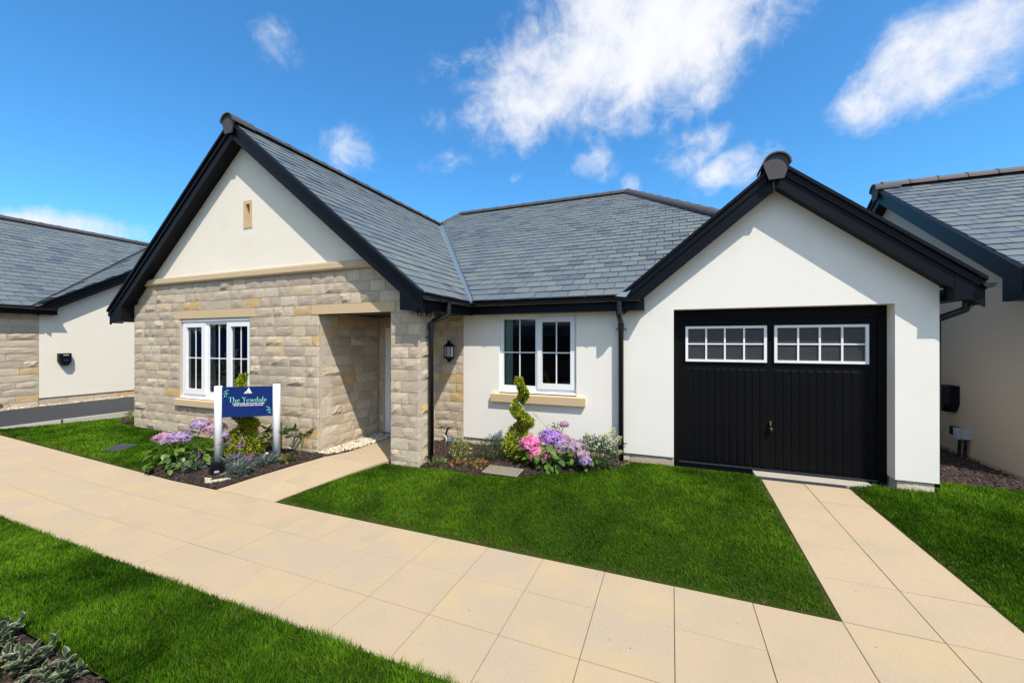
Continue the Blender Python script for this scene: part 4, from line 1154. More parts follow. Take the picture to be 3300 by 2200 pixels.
def wall_box(name, lab, cat, c, axis, sgn, wd, ht, dp, marks=True):
    """tapered black wall unit with a pointed foot"""
    t = thing(name, lab, cat, c); w2 = wd / 2
    prof = [(-w2, ht * .5), (w2, ht * .5), (w2, -ht * .18), (w2 * .45, -ht * .5), (-w2 * .45, -ht * .5), (-w2, -ht * .18)]
    fr = [(p[0] * .82, p[1] * (.92 if p[1] > 0 else .88)) for p in prof]
    def P(u, v, d): return (c[0] + sgn * d, c[1] + u, c[2] + v)
    vs = [P(u, v, 0) for u, v in prof] + [P(u, v, dp * .7) for u, v in prof] + [P(u, v, dp) for u, v in fr]
    n = 6; m = MB(); m.raw(vs, [tuple(range(n)), tuple(range(2 * n, 3 * n))] + [(i, (i + 1) % n, n + (i + 1) % n, n + i) for i in range(n)] + [(n + i, n + (i + 1) % n, 2 * n + (i + 1) % n, 2 * n + i) for i in range(n)])
    part('casing', m, BLACK, t)
    if marks:
        m = MB()
        for k, (a, b) in enumerate(((-.050, -.036), (-.033, -.021), (-.018, -.004), (-.001, .012), (.015, .028), (.031, .046))):
            m.quad([P(a, ht * .33, dp + .001), P(b, ht * .33, dp + .001), P(b, ht * .33 + .014, dp + .001), P(a, ht * .33 + .014, dp + .001)])
        part('badge', m, WHITEPRINT, t)
        m = MB(); m.quad([P(-.04, -ht * .08, dp + .001), P(.045, -ht * .08, dp + .001), P(.045, -ht * .08 + .010, dp + .001), P(-.04, -ht * .08 + .010, dp + .001)])
        part('light_bar', m, mat('blue_strip', (.03, .16, .34), .4), t)
    return t
wall_box('wall_charger', 'black car charger on the cream wall across the tarmac drive', 'car charger', (XL, -1.02, 1.49), 'x', 1, .23, .31, .14)
wall_box('wall_charger', 'black car charger half hidden behind the garage corner', 'car charger', (XR, 2.32, 1.03), 'x', -1, .26, .42, .17, marks=False)
# sockets and cables on the right-hand neighbour
t = thing('junction_box', 'black junction box left of the grey isolators on the shaded wall', 'junction box', (XR, 2.24, .54))
m = MB(); m.box(XR - .07, XR - .001, 2.16, 2.30, .47, .60); part('casing', m, BLACK, t)
t = thing('isolator_switch', 'pair of pale grey isolator boxes with black cables on the shaded wall', 'electrical box', (XR, 2.05, .52))
m = MB(); m.box(XR - .10, XR - .001, 2.02, 2.15, .435, .60); part('casing', m, GREYPLASTIC, t)
m = MB(); m.box(XR - .115, XR - .1005, 2.035, 2.085, .47, .59); part('cover', m, GREYPLASTIC, t)
m = MB(); m.box(XR - .09, XR - .001, 1.93, 2.015, .46, .61); part('casing', m, GREYPLASTIC, t)
for y in (2.10, 1.965):
    m = MB(); m.tube([(XR - .05, y, .45), (XR - .05, y, .36), (XR - .045, y + .02, .27), (XR - .05, y + .01, .13)], .02, 8); part('cable', m, BLACKPIPE, t)
# coil of cable and pipe by the lantern wall
t = thing('cable_coil', 'coil of cream cable hung on a black pipe stub low on the stone wall', 'cable', (-3.72, -.06, .12))
m = MB()
for k, (rr, dx) in enumerate(((.085, 0), (.075, .012), (.092, -.008))):
    m.tube([(-3.76 + dx + rr * math.cos(a), -.07 - .012 * k, .205 + rr * 1.05 * math.sin(a)) for a in [2 * math.pi * i / 20 for i in range(21)]], .0055, 6, cap=False)
part('coil', m, mat('cream_cable', (.62, .56, .43), .5), t)
m = MB(); m.tube([(-3.735, -.05, .12), (-3.72, -.045, .25), (-3.695, -.03, .36), (-3.665, .01, .44)], .016, 8); part('pipe', m, BLACKPIPE, t)
m = MB(); m.box(-3.68, -3.61, -.045, .0, .14, .235); o = part('meter_box', m, mat('blue_grey_plastic', (.20, .27, .36), .5), None); tag(o, 'small blue-grey socket box beside the cable coil', 'socket box')

# ================================================================== SHOW HOME SIGN
A_, B_ = Vector((-6.33, -2.25, 0)), Vector((-5.675, -1.80, 0))
du = (B_ - A_).normalized(); dn_ = Vector((du.y, -du.x, 0))
sg = thing('house_sign', 'navy show home sign on two round white posts in the mulch bed', 'sign', (-6.0, -2.03, .08))
SW = (B_ - A_).length
for P_, zt in ((A_, 1.262), (B_, 1.275)):
    m = MB(); b0 = h1(P_.x, P_.y) - .06
    m.lathe([(0, b0), (.053, b0), (.053, zt), (.048, zt + .006), (0, zt + .008)], (P_.x, P_.y, 0), 24); part('post', m, WHITEPOST, sg, smooth=False)
    for p in sg.children[-1].data.polygons: p.use_smooth = abs(p.normal.z) < .5
Z_B, Z_T = .792, 1.250
def SP(u, z, d=0): return tuple(A_ + du * u + dn_ * d + Vector((0, 0, z)))
m = MB(); c8 = [SP(u, z, d) for d in (-.012, .012) for (u, z) in ((.045, Z_B), (SW - .045, Z_B), (SW - .045, Z_T), (.045, Z_T))]
m.raw(c8, [(0, 1, 2, 3), (4, 5, 6, 7), (0, 1, 5, 4), (1, 2, 6, 5), (2, 3, 7, 6), (3, 0, 4, 7)]); board = part('board', m, SIGNBLUE, sg)
FD = .0135
def sflat(name, polys, m_, parent, lift=0.0):
    mb = MB()
    for pl in polys: mb.quad([SP(u, z, FD + lift) for u, z in pl])
    return put(name, mb.mesh(name, m_), parent, rec=False)
# printed words: "The Yewdale" in high-contrast strokes
def stroke(p0, p1, w0, w1=None):
    w1 = w0 if w1 is None else w1; d = Vector((p1[0] - p0[0], p1[1] - p0[1])); L = d.length or 1; n = Vector((-d.y, d.x)) / L
    return [(p0[0] + n.x * w0 / 2, p0[1] + n.y * w0 / 2), (p0[0] - n.x * w0 / 2, p0[1] - n.y * w0 / 2), (p1[0] - n.x * w1 / 2, p1[1] - n.y * w1 / 2), (p1[0] + n.x * w1 / 2, p1[1] + n.y * w1 / 2)]
def bowl(cx, cz, rx, rz, a0, a1, thin, thick, n=14):
    out = []
    for i in range(n):
        q = []
        for t in (i / n, (i + 1) / n):
            a = R(a0 + (a1 - a0) * t); w = thin + (thick - thin) * abs(math.cos(a)) ** 1.3
            q.append(((cx + (rx + w / 2) * math.cos(a), cz + (rz + w / 2) * math.sin(a)), (cx + (rx - w / 2) * math.cos(a), cz + (rz - w / 2) * math.sin(a))))
        out.append([q[0][0], q[0][1], q[1][1], q[1][0]])
    return out
TK, TN = .15, .052
def glyph(ch):
    G = []; ser = lambda x, z, w=.26: G.append(stroke((x - w / 2, z), (x + w / 2, z), TN))
    e = lambda: bowl(.27, .27, .21, .25, 5, 312, TN, TK) + [stroke((.08, .29), (.50, .29), TN)]
    if ch == 'T': G += [stroke((.36, 0), (.36, 1), TK), stroke((.02, .985), (.70, .985), TN), stroke((.02, 1.0), (.02, .84), TN), stroke((.70, 1.0), (.70, .84), TN)]; ser(.36, .02); return G, .72
    if ch == 'h': G += [stroke((.12, 0), (.12, 1.02), TK), stroke((.50, 0), (.50, .38), TK)] + bowl(.31, .34, .19, .19, 0, 175, TN, TK * .8, 8); ser(.12, .015); ser(.50, .015); return G, .66
    if ch == 'e': return e(), .56
    if ch == 'Y': G += [stroke((.10, 1), (.40, .46), TK), stroke((.68, 1), (.40, .46), TN), stroke((.40, .5), (.40, 0), TK)]; ser(.10, .985); ser(.68, .985, .22); ser(.40, .015); return G, .76
    if ch == 'w': G += [stroke((.06, .54), (.25, 0), TK), stroke((.25, 0), (.43, .54), TN), stroke((.40, .54), (.60, 0), TK), stroke((.60, 0), (.80, .54), TN)]; ser(.07, .53, .2); ser(.79, .53, .16); return G, .86
    if ch == 'd': G += bowl(.27, .27, .21, .25, 20, 340, TN, TK) + [stroke((.50, 0), (.50, 1.02), TK)]; ser(.54, .015, .18); return G, .66
    if ch == 'a': G += bowl(.24, .16, .17, .14, 0, 360, TN, TK * .85, 12) + bowl(.25, .36, .19, .17, 0, 160, TN, TK * .6, 8) + [stroke((.45, .38), (.45, 0), TK)]; ser(.50, .015, .16); return G, .58
    if ch == 'l': G += [stroke((.12, 0), (.12, 1.02), TK)]; ser(.12, .015); return G, .27
    return G, .30
def words(text, uc, z, h, track=.06):
    polys = []; x = 0
    for ch in text:
        g, w_ = glyph(ch); polys.append((x, g)); x += w_ + track
    x -= track; out = []
    for ox, g in polys:
        for pl in g: out.append([(uc + (ox + p[0] - x / 2) * h, z + p[1] * h) for p in pl])
    return out
sflat('sign_name', words('The Yewdale', SW * .5 + .005, 1.020, .0735), MINT, board)
def text_mesh(s_, size, track=1.0):
    cu = bpy.data.curves.new('t', 'FONT'); cu.body = s_; cu.size = size; cu.align_x = 'CENTER'; cu.space_character = track; cu.offset = size * .012
    o = bpy.data.objects.new('t', cu); C.objects.link(o); dg = bpy.context.evaluated_depsgraph_get()
    me = bpy.data.meshes.new_from_object(o.evaluated_get(dg)); C.objects.unlink(o); bpy.data.objects.remove(o); return me
for body, z in (('3 BEDROOM DETACHED HOME', .985), ('WITH INTEGRATED GARAGE', .957)):
    me = text_mesh(body, .0295, 1.06)
    for v in me.vertices: v.co = SP(SW * .5 + .012 + v.co.x, z + v.co.y, FD)
    me.name = 'sign_line'; me.materials.clear(); me.materials.append(WHITEPRINT); put('sign_line', me, board, rec=False)
lu, lz = SW * .5 + .005, 1.152
lg = [[(lu - .010, lz + .020), (lu + .004, lz + .080), (lu + .016, lz + .080), (lu + .048, lz + .010), (lu + .010, lz + .010)],
      [(lu - .044, lz + .010), (lu - .012, lz + .010), (lu - .010, lz + .022), (lu - .030, lz + .026)],
      [(lu - .016, lz + .034), (lu - .004, lz + .030), (lu - .004, lz + .046), (lu - .013, lz + .050)],
      [(lu - .022, lz + .028), (lu - .014, lz + .022), (lu - .006, lz + .028), (lu - .012, lz + .033)],
      [(lu - .058, lz - .006), (lu + .058, lz - .004), (lu + .060, lz + .003), (lu - .050, lz + .003)]]
sflat('emblem', lg, WHITEPRINT, board)
def sprig(u, z, k, flip):
    out = [stroke((u, z), (u + .045 * k, z + .008), .004), stroke((u + .03 * k, z + .006), (u + .05 * k, z + .045 * flip), .003), stroke((u + .03 * k, z + .004), (u + .035 * k, z - .035 * flip), .003)]
    for (a, b, ln, an) in ((.058, .002, .045, -10), (.05, .04, .03, 35), (.072, .052, .03, 60), (.034, .034, .026, 110), (.03, -.03, .03, -100), (.048, -.036, .028, -50), (.02, -.05, .022, -120)):
        an = R(an) ; c_, s_ = math.cos(an) * k, math.sin(an) * flip; n_ = (-s_, c_); o_ = (u + a * k, z + b * flip)
        L_, w_ = ln * .5, ln * .22
        out.append([(o_[0] - c_ * L_, o_[1] - s_ * L_), (o_[0] + n_[0] * w_, o_[1] + n_[1] * w_), (o_[0] + c_ * L_, o_[1] + s_ * L_), (o_[0] - n_[0] * w_, o_[1] - n_[1] * w_)])
    return out
sflat('leaf_motif', sprig(.060, 1.150, 1, 1), MINT, board); sflat('leaf_motif', sprig(SW - .060, .885, -1, 1), MINT, board)
# floodlight at its foot
fl = thing('floodlight', 'small black floodlight on the mulch at the foot of the sign post', 'floodlight', (-6.01, -2.47, .05))
fw = Vector((.82, -.57, 0)); fs = Vector((.57, .82, 0))
def FP(a, b, z): q = Vector((-6.01, -2.47, z)) + fs * a - fw * b; return tuple(q)
m = MB(); c8 = [FP(a, b, z) for (b, dz) in ((-.035, 0), (.045, .02)) for (a, z) in ((-.075, .065 + dz), (.075, .065 + dz), (.075, .205 + dz), (-.075, .205 + dz))]
m.raw(c8, [(0, 1, 2, 3), (4, 5, 6, 7), (0, 1, 5, 4), (1, 2, 6, 5), (2, 3, 7, 6), (3, 0, 4, 7)]); part('housing', m, BLACK, fl)
for k in range(6):
    a = -.055 + k * .022; m = MB(); m.raw([FP(a - .004, -.036, .12), FP(a + .004, -.036, .12), FP(a + .004, -.036, .195), FP(a - .004, -.036, .195), FP(a - .004, -.05, .125), FP(a + .004, -.05, .125), FP(a + .004, -.05, .19), FP(a - .004, -.05, .19)],
                                        [(4, 5, 6, 7), (0, 1, 5, 4), (1, 2, 6, 5), (2, 3, 7, 6), (3, 0, 4, 7)]); part('fin', m, BLACK, fl)
m = MB(); m.quad([FP(-.028, -.0365, .075), FP(.028, -.0365, .075), FP(.028, -.0365, .105), FP(-.028, -.0365, .105)]); part('rating_label', m, GREYPLASTIC, fl)
m = MB(); m.tube([FP(-.085, .0, .14), FP(-.092, .0, .06), FP(-.07, .0, .03), FP(.07, .0, .03), FP(.092, .0, .06), FP(.085, .0, .14)], .007, 6); part('bracket', m, BLACK, fl)

# ================================================================== COVERS AND STONES IN THE GROUND
def cover(lab, x0, x1, y0, y1, ang, m_bar, nx, ny, cat='drain cover'):
    cx, cy = (x0 + x1) / 2, (y0 + y1) / 2; z = h1(cx, cy)
    sl_ = (h1(cx, cy + .1) - h1(cx, cy - .1)) / .2
    t = thing('manhole_cover', lab, cat, (cx, cy, z)); rot = Matrix.Rotation(R(ang), 4, 'Z')
    def T(mb):
        mb.v = [tuple(Vector((cx, cy, z)) + rot @ Vector((q[0] - cx, q[1] - cy, q[2] + sl_ * (q[1] - cy)))) for q in mb.v]; return mb
    m = MB(); m.box(x0, x1, y0, y1, -.03, .012); part('plate', T(m), IRONDARK, t)
    m = MB(); f_ = .022; m.prism([(x0, y0), (x1, y0), (x1, y1), (x0, y1)], 'z', .0, .022, [[(x0 + f_, y0 + f_), (x1 - f_, y0 + f_), (x1 - f_, y1 - f_), (x0 + f_, y1 - f_)]]); part('frame', T(m), m_bar, t)
    for i in range(1, nx):
        xx = x0 + f_ + (x1 - x0 - 2 * f_) * i / nx; m = MB(); m.box(xx - .007, xx + .007, y0 + f_, y1 - f_, .011, .021); part('bar', T(m), m_bar, t)
    for j in range(1, ny):
        yy = y0 + f_ + (y1 - y0 - 2 * f_) * j / ny; m = MB(); m.box(x0 + f_, x1 - f_, yy - .006, yy + .006, .0105, .0195); part('bar', T(m), m_bar, t)
    return t
cover('buff cast drain cover with a dark grid, between mulch and front lawn', -2.38, -1.87, -1.31, -1.035, 0, IRON, 11, 7)
cover('grey slotted drain cover sunk in the grass left of the sign', -8.93, -8.55, -2.50, -2.20, 12, GALV, 12, 1)
fl_ = MB(); q = [(-6.05, -2.57), (-5.93, -2.52), (-5.86, -2.62), (-5.62, -2.44), (-5.55, -2.49), (-5.80, -2.69), (-5.92, -2.72)]
q = [(-6.03, -2.62), (-5.90, -2.60), (-5.86, -2.66), (-5.68, -2.52), (-5.60, -2.53), (-5.80, -2.72), (-5.88, -2.71), (-5.93, -2.67)]
fl_.v = [(x, y, h1(x, y) + .022) for x, y in q] + [(x, y, h1(x, y) - .02) for x, y in q]; fl_.f = [tuple(range(8))] + [(i, (i + 1) % 8, 8 + (i + 1) % 8, 8 + i) for i in range(8)]; fl_.mi = [0] * 9
o = part('paving_fragment', fl_, mat('pale_fragment', (.50, .42, .30), .9, 20, .1), None); tag(o, 'broken piece of pale paving lying in the mulch below the sign', 'paving fragment')

# ================================================================== LOOSE GROUND COVER
def chips(name, poly, n, size, palette, m_, hf=hgt, flat=.35, lift=.006, kind='stuff', cull=True, aspect=(1.5, 5), skip=None):
    xs = [p[0] for p in poly]; ys_ = [p[1] for p in poly]
    x = nrg.uniform(min(xs), max(xs), n * 3); y = nrg.uniform(min(ys_), max(ys_), n * 3)
    k = inside(poly, x, y)
    if skip: k &= ~((x > skip[0]) & (x < skip[1]) & (y > skip[2]) & (y < skip[3]))
    x, y = x[k][:n], y[k][:n]; z = hf(x, y) + lift * nrg.random(len(x)) * 2
    if cull: v = inview(x, y, z); x, y, z = x[v], y[v], z[v]
    n = len(x); L = nrg.uniform(.5, 1.4, n) * size; W = L / nrg.uniform(*aspect, n); a = nrg.uniform(0, 2 * np.pi, n); tl = nrg.normal(0, flat, n); rl = nrg.normal(0, flat, n); T = W * .45
    ca, sa = np.cos(a), np.sin(a); ux = np.stack([ca * np.cos(tl), sa * np.cos(tl), np.sin(tl)], 1); vx = np.stack([-sa * np.cos(rl), ca * np.cos(rl), np.sin(rl)], 1)
    wx = np.cross(ux, vx); c = np.stack([x, y, z + np.abs(np.sin(tl)) * L * .35], 1)
    V = np.empty((n, 6, 3)); h = .5
    V[:, 0] = c - ux * (L * h)[:, None]; V[:, 1] = c + vx * (W * h)[:, None]; V[:, 2] = c + ux * (L * h)[:, None]; V[:, 3] = c - vx * (W * h)[:, None]
    V[:, 4] = c + wx * T[:, None] - ux * (L * .15)[:, None]; V[:, 5] = c + wx * T[:, None] + ux * (L * .2)[:, None]
    F = np.array([[0, 1, 4], [1, 5, 4], [1, 2, 5], [2, 3, 5], [3, 4, 5], [3, 0, 4]])
    F = (np.arange(n)[:, None, None] * 6 + F[None]).reshape(-1, 3)
    pal = np.array(palette); ci = nrg.integers(0, len(pal), n); col = pal[ci] * nrg.uniform(.7, 1.3, (n, 1)); col = np.repeat(col, 6, 0)
    o = put(name, colmesh(name, V.reshape(-1, 3), F, col, m_), rec=False); o['kind'] = kind; return o
BK = [(.040, .022, .015), (.026, .015, .011), (.016, .010, .008), (.060, .034, .023), (.036, .019, .013), (.020, .012, .009), (.11, .062, .042), (.048, .028, .020)]
tagS = lambda o, l, c: tag(o, l, c)
o = chips('bark_mulch', LEFT_BED, 12000, .036, BK, BARK); tag(o, 'dark bark chips covering the bed round the sign', 'bark mulch')
o = chips('bark_mulch', RIGHT_BED, 19000, .036, BK, BARK, skip=(-2.39, -1.86, -1.32, -1.02)); tag(o, 'dark bark chips covering the bed below the right window', 'bark mulch')
o = chips('bark_mulch', SIDE_BED, 9000, .05, BK, BARK); tag(o, 'bark chips in the shaded gap beside the garage', 'bark mulch')
o = chips('bark_mulch', CORNER_BED, 1500, .04, BK, BARK); tag(o, 'bark chips at the far corner of the stone gable', 'bark mulch')
o = chips('bark_mulch', [(-5, -6.3), (-5, -4.94), (-2.95, -4.95), (-2.70, -5.05), (-2.55, -5.3), (-2.5, -6.3)], 26000, .026, BK, BARK); tag(o, 'bark chips under the variegated shrub nearest the viewer', 'bark mulch')
GV = [(.62, .52, .36), (.70, .62, .48), (.55, .42, .27), (.74, .68, .56), (.58, .48, .34)]
o = chips('gravel', [(-5.30, -1.45), (-5.00, -1.45), (-4.83, -1.05), (-4.83, -.02), (-5.21, -.02), (-5.21, -1.4)], 2600, .032, GV, GRAVEL, flat=.5, lift=.012, aspect=(1.1, 1.8)); tag(o, 'pale buff gravel along the porch wall', 'gravel')
o = chips('gravel', [(XL - .02, -6), (XL + .10, -6), (XL + .10, 3), (XL - .02, 3)], 3500, .03, GV, GRAVEL, hf=lambda x, y: 0 * x + .345 + .018 * np.clip((y + 2.5) / 3, -.5, 1.2), flat=.5, lift=.02, aspect=(1.1, 1.8)); tag(o, 'pale gravel strip at the foot of the neighbouring wall', 'gravel')

# grass
def grass(name, poly, dens, hmin, hmax, wid, label, skip=None, worn=1.0):
    xs = [p[0] for p in poly]; ys_ = [p[1] for p in poly]
    x0, x1 = max(min(xs), -14.0), min(max(xs), 7.5); y0, y1 = max(min(ys_), -6.1), max(ys_)
    N = int((x1 - x0) * (y1 - y0) * dens)
    x = nrg.uniform(x0, x1, N); y = nrg.uniform(y0, y1, N); k = inside(poly, x, y)
    if skip: k &= ~((x > skip[0]) & (x < skip[1]) & (y > skip[2]) & (y < skip[3]))
    x, y = x[k], y[k]; z = hgt(x, y) + (.006 if worn == 0 else -.008); k = inview(x, y, z, .22); x, y, z = x[k], y[k], z[k]
    # patchiness: growth, colour and lean wander over the lawn
    def field(sc, seed):
        r_ = np.random.default_rng(seed); s_ = 0
        for o_ in range(5):
            a = r_.uniform(0, 2 * np.pi); f = sc * (1.75 ** o_); s_ = s_ + np.sin(f * (x * np.cos(a) + y * np.sin(a)) + r_.uniform(0, 6.28) + 1.2 * np.sin(f * .6 * (x * np.sin(a) - y * np.cos(a)))) * (.75 ** o_)
        return s_ / 2.4
    g1, g2, g3 = field(1.9, 3), field(4.5, 5), field(7.0, 9)
    dist = np.sqrt((x - CAM.x) ** 2 + (y - CAM.y) ** 2)
    keep = nrg.random(len(x)) < np.clip(7.0 / dist, .38, 1.0) * (.86 + .14 * g2)
    x, y, z, g1, g2, g3, dist = (q[keep] for q in (x, y, z, g1, g2, g3, dist)); n = len(x)
    edge = np.full(n, 9.0)
    m_ = len(poly)
    for i in range(m_):
        ax, ay = poly[i]; bx, by = poly[(i + 1) % m_]; L2 = (bx - ax) ** 2 + (by - ay) ** 2
        t = np.clip(((x - ax) * (bx - ax) + (y - ay) * (by - ay)) / L2, 0, 1); edge = np.minimum(edge, np.hypot(x - ax - t * (bx - ax), y - ay - t * (by - ay)))
    if worn > 0:
        kk = edge > .012 + .010 * g2; x, y, z, g1, g2, g3, dist, edge = (q[kk] for q in (x, y, z, g1, g2, g3, dist, edge)); n = len(x)
    H = nrg.uniform(hmin, hmax, n) * (1 + .22 * g2 + .15 * g1) * np.clip(1 - worn * .45 + edge * 4.5, .55, 1); W = wid * nrg.uniform(.7, 1.3, n) * np.clip(dist / 4.0, 1, 2.6)
    a = nrg.uniform(0, 2 * np.pi, n); lean = np.abs(nrg.normal(0, .45, n)) + .10; la = nrg.normal(0, 1, n) * 1.2 + g3 * 2.2 + 2.4
    lx, ly = np.cos(la) * lean * H, np.sin(la) * lean * H; wx, wy = np.cos(a) * W, np.sin(a) * W
    V = np.empty((n, 5, 3))
    V[:, 0] = np.stack([x - wx, y - wy, z], 1); V[:, 1] = np.stack([x + wx, y + wy, z], 1)
    V[:, 2] = np.stack([x - wx * .75 + lx * .38, y - wy * .75 + ly * .38, z + H * .58], 1); V[:, 3] = np.stack([x + wx * .75 + lx * .38, y + wy * .75 + ly * .38, z + H * .58], 1)
    V[:, 4] = np.stack([x + lx, y + ly, z + H * (1 - .25 * lean)], 1)
    F = np.concatenate([np.arange(n)[:, None] * 5 + np.array([[0, 1, 3]]), np.arange(n)[:, None] * 5 + np.array([[0, 3, 2]]), np.arange(n)[:, None] * 5 + np.array([[2, 3, 4]])])
    base = np.array([.056, .150, .008]); lime = np.array([.132, .242, .010]); deep = np.array([.023, .076, .006]); straw = np.array([.27, .19, .085])
    r_ = nrg.random((n, 1)); col = base * (1 - r_) + np.where(nrg.random((n, 1)) < .5, lime, deep) * r_
    gg = np.clip(.5 + .5 * g1 + .38 * g2 + .22 * g3, 0, 1)[:, None]; col = col * (.48 + 1.0 * gg); col[:, 0] *= (.85 + .35 * gg[:, 0])
    st = (nrg.random(n) < .02 + worn * .62 * np.clip(1 - edge / .085, 0, 1) * (g3 > -.35)); col[st] = straw * nrg.uniform(.5, 1.1, (st.sum(), 1))
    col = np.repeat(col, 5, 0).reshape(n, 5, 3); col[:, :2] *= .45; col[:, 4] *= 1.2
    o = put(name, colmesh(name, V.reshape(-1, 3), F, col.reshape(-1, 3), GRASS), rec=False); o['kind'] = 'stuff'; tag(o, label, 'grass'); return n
ng = 0
ng += grass('grass', L_FRONT, 20000, .030, .058, .0021, 'mown lawn nearest the viewer, along the near side of the paved path', worn=0)
ng += grass('grass', L_MID, 11500, .024, .046, .0021, 'mown lawn between the paved path and the garage door', skip=(-2.36, -1.89, -1.29, -1.05))
ng += grass('grass', L_LEFT, 9000, .024, .044, .0022, 'mown lawn in front of the stone gable', skip=(-8.9, -8.58, -2.46, -2.24))
ng += grass('grass', L_RIGHT, 13000, .028, .054, .0021, 'mown lawn right of the paved drive', worn=.2)
print('grass blades', ng)

# ================================================================== PLANTS
def leafcloud(name, pts, nrm, size, cols, parent, aspect=2.2, m_=LEAFC, droop=.3, spread=.9, curl=.0):
    """many leaf-sized blades at pts, fanning round nrm; colours per leaf"""
    pts = np.asarray(pts); nrm = np.asarray(nrm); n = len(pts)
    d = nrm + nrg.normal(0, spread, (n, 3)); d[:, 2] -= droop * nrg.random(n); d /= np.linalg.norm(d, axis=1)[:, None] + 1e-9
    s_ = np.cross(d, nrg.normal(0, 1, (n, 3))); s_ /= np.linalg.norm(s_, axis=1)[:, None] + 1e-9; up = np.cross(s_, d)
    L = (np.asarray(size) * nrg.uniform(.6, 1.3, n))[:, None]; W = L / aspect
    V = np.empty((n, 6, 3)); V[:, 0] = pts; V[:, 1] = pts + d * L * .4 + s_ * W * .5 + up * W * .1; V[:, 2] = pts + d * L * .4 - s_ * W * .5 + up * W * .1
    V[:, 3] = pts + d * L * .72 + s_ * W * .36 - up * L * curl * .5; V[:, 4] = pts + d * L * .72 - s_ * W * .36 - up * L * curl * .5; V[:, 5] = pts + d * L - up * L * curl
    F = np.concatenate([np.arange(n)[:, None] * 6 + np.array([q]) for q in ([0, 2, 1], [1, 2, 4], [1, 4, 3], [3, 4, 5])])
    C_ = np.repeat(np.asarray(cols), 6, 0)
    return put(name, colmesh(name, V.reshape(-1, 3), F, C_, m_), parent, rec=False)

def lib(cols, n, j=.25):
    c = np.array(cols)[nrg.integers(0, len(cols), n)]; return c * nrg.uniform(1 - j, 1 + j, (n, 1))

def spiral_tree(c, H, lab, phase, turn, top_gold=True, rb=.27):
    t = thing('spiral_conifer', lab, 'conifer', (c[0], c[1], c[2]), 'spiral-clipped conifers')
    m = MB(); m.tube([(c[0], c[1], c[2] - .05), (c[0] + .01, c[1], c[2] + H * .5), (c[0], c[1], c[2] + H * .92)], [.022, .017, .008], 8); part('trunk', m, TRUNKM, t)
    P, N, K = [], [], []
    n = 11000
    for _ in range(n):
        u = nrg.random() ** 1.35; z = u * H
        f = 1 - u
        ph = math.pi * (z - phase) / turn
        Rh = (.028 + .080 * f ** .8) * (1 if u > .18 else u / .18 * .55)
        rt = .040 + .150 * f ** 1.15
        if u < .33: k = (u / .33); rt = .135 + .155 * math.sin(math.pi * min(k * .95 + .16, 1)) ; Rh *= .6 * k + .1
        cx, cy = Rh * math.cos(ph), -Rh * math.sin(ph)
        an = nrg.random() * 2 * math.pi; el = nrg.normal(0, .55)
        # the coil is cut with a groove: leave gaps between turns
        d = np.array([math.cos(an) * math.cos(el), math.sin(an) * math.cos(el), math.sin(el) * .8])
        rr = rt * (1 - .28 * nrg.random() ** 2) * (1 + .10 * math.sin(an * 5 + z * 40))
        P.append((c[0] + cx + d[0] * rr, c[1] + cy + d[1] * rr, c[2] + z * .97 + d[2] * rr * .55 + .02)); N.append(d + np.array([0, 0, .55]))
        K.append(((1 - rr / rt) / .28, u))
    P = np.array(P); P[:, 2] = np.maximum(P[:, 2], c[2] + .03); N = np.array(N); K = np.array(K)
    gold = lib([(.58, .60, .025), (.46, .52, .02), (.64, .60, .06), (.33, .42, .015)], n); dark = lib([(.06, .11, .010), (.045, .085, .008), (.10, .15, .012)], n)
    pat = .5 + .5 * np.sin(P[:, 0] * 31 + 1) * np.sin(P[:, 2] * 27) + .2 * nrg.normal(0, 1, n)
    w_ = np.clip(.72 - K[:, 0] * .85 + (pat - .5) * .65, 0, 1)[:, None]
    if not top_gold: w_ = w_ * np.clip(1.15 - np.exp(-((K[:, 1] - .56) / .16) ** 2) * 1.1, 0, 1)[:, None]
    leafcloud('foliage', P, N, .038, gold * w_ + dark * (1 - w_), t, aspect=2.4, spread=.55, droop=.1)
    return t
spiral_tree((-2.115, -.50, h1(-2.1, -.5)), 1.235, 'golden spiral-clipped conifer in front of the right window sill', .575, .222)
spiral_tree((-6.335, -1.86, h1(-6.3, -1.86)), 1.30, 'golden spiral-clipped conifer standing behind the sign', .55, .23, top_gold=False)
# nursery label on the right-hand one
m = MB(); pts = [(-2.11 + .032 * i, -.62 - .01 * i, 1.03 - .010 * i - .0065 * i * i) for i in range(5)]
for a, b in zip(pts[:-1], pts[1:]): m.quad([(a[0], a[1], a[2] + .012), (b[0], b[1], b[2] + .012), (b[0], b[1] + .002, b[2] - .012), (a[0], a[1] + .002, a[2] - .012)])
o = part('plant_label', m, WHITEPOST, None); tag(o, 'curled white nursery label hanging from the spiral conifer by the window', 'plant label')
m = MB(); m.tube([(-5.66, -2.02, .20), (-5.61, -2.03, .26), (-5.55, -2.05, .285), (-5.53, -2.05, .28)], [.012, .013, .013, .004], 6)
o = part('plant_label', m, WHITEPOST, None); tag(o, 'bent white nursery label among grey leaves by the right sign post', 'plant label')

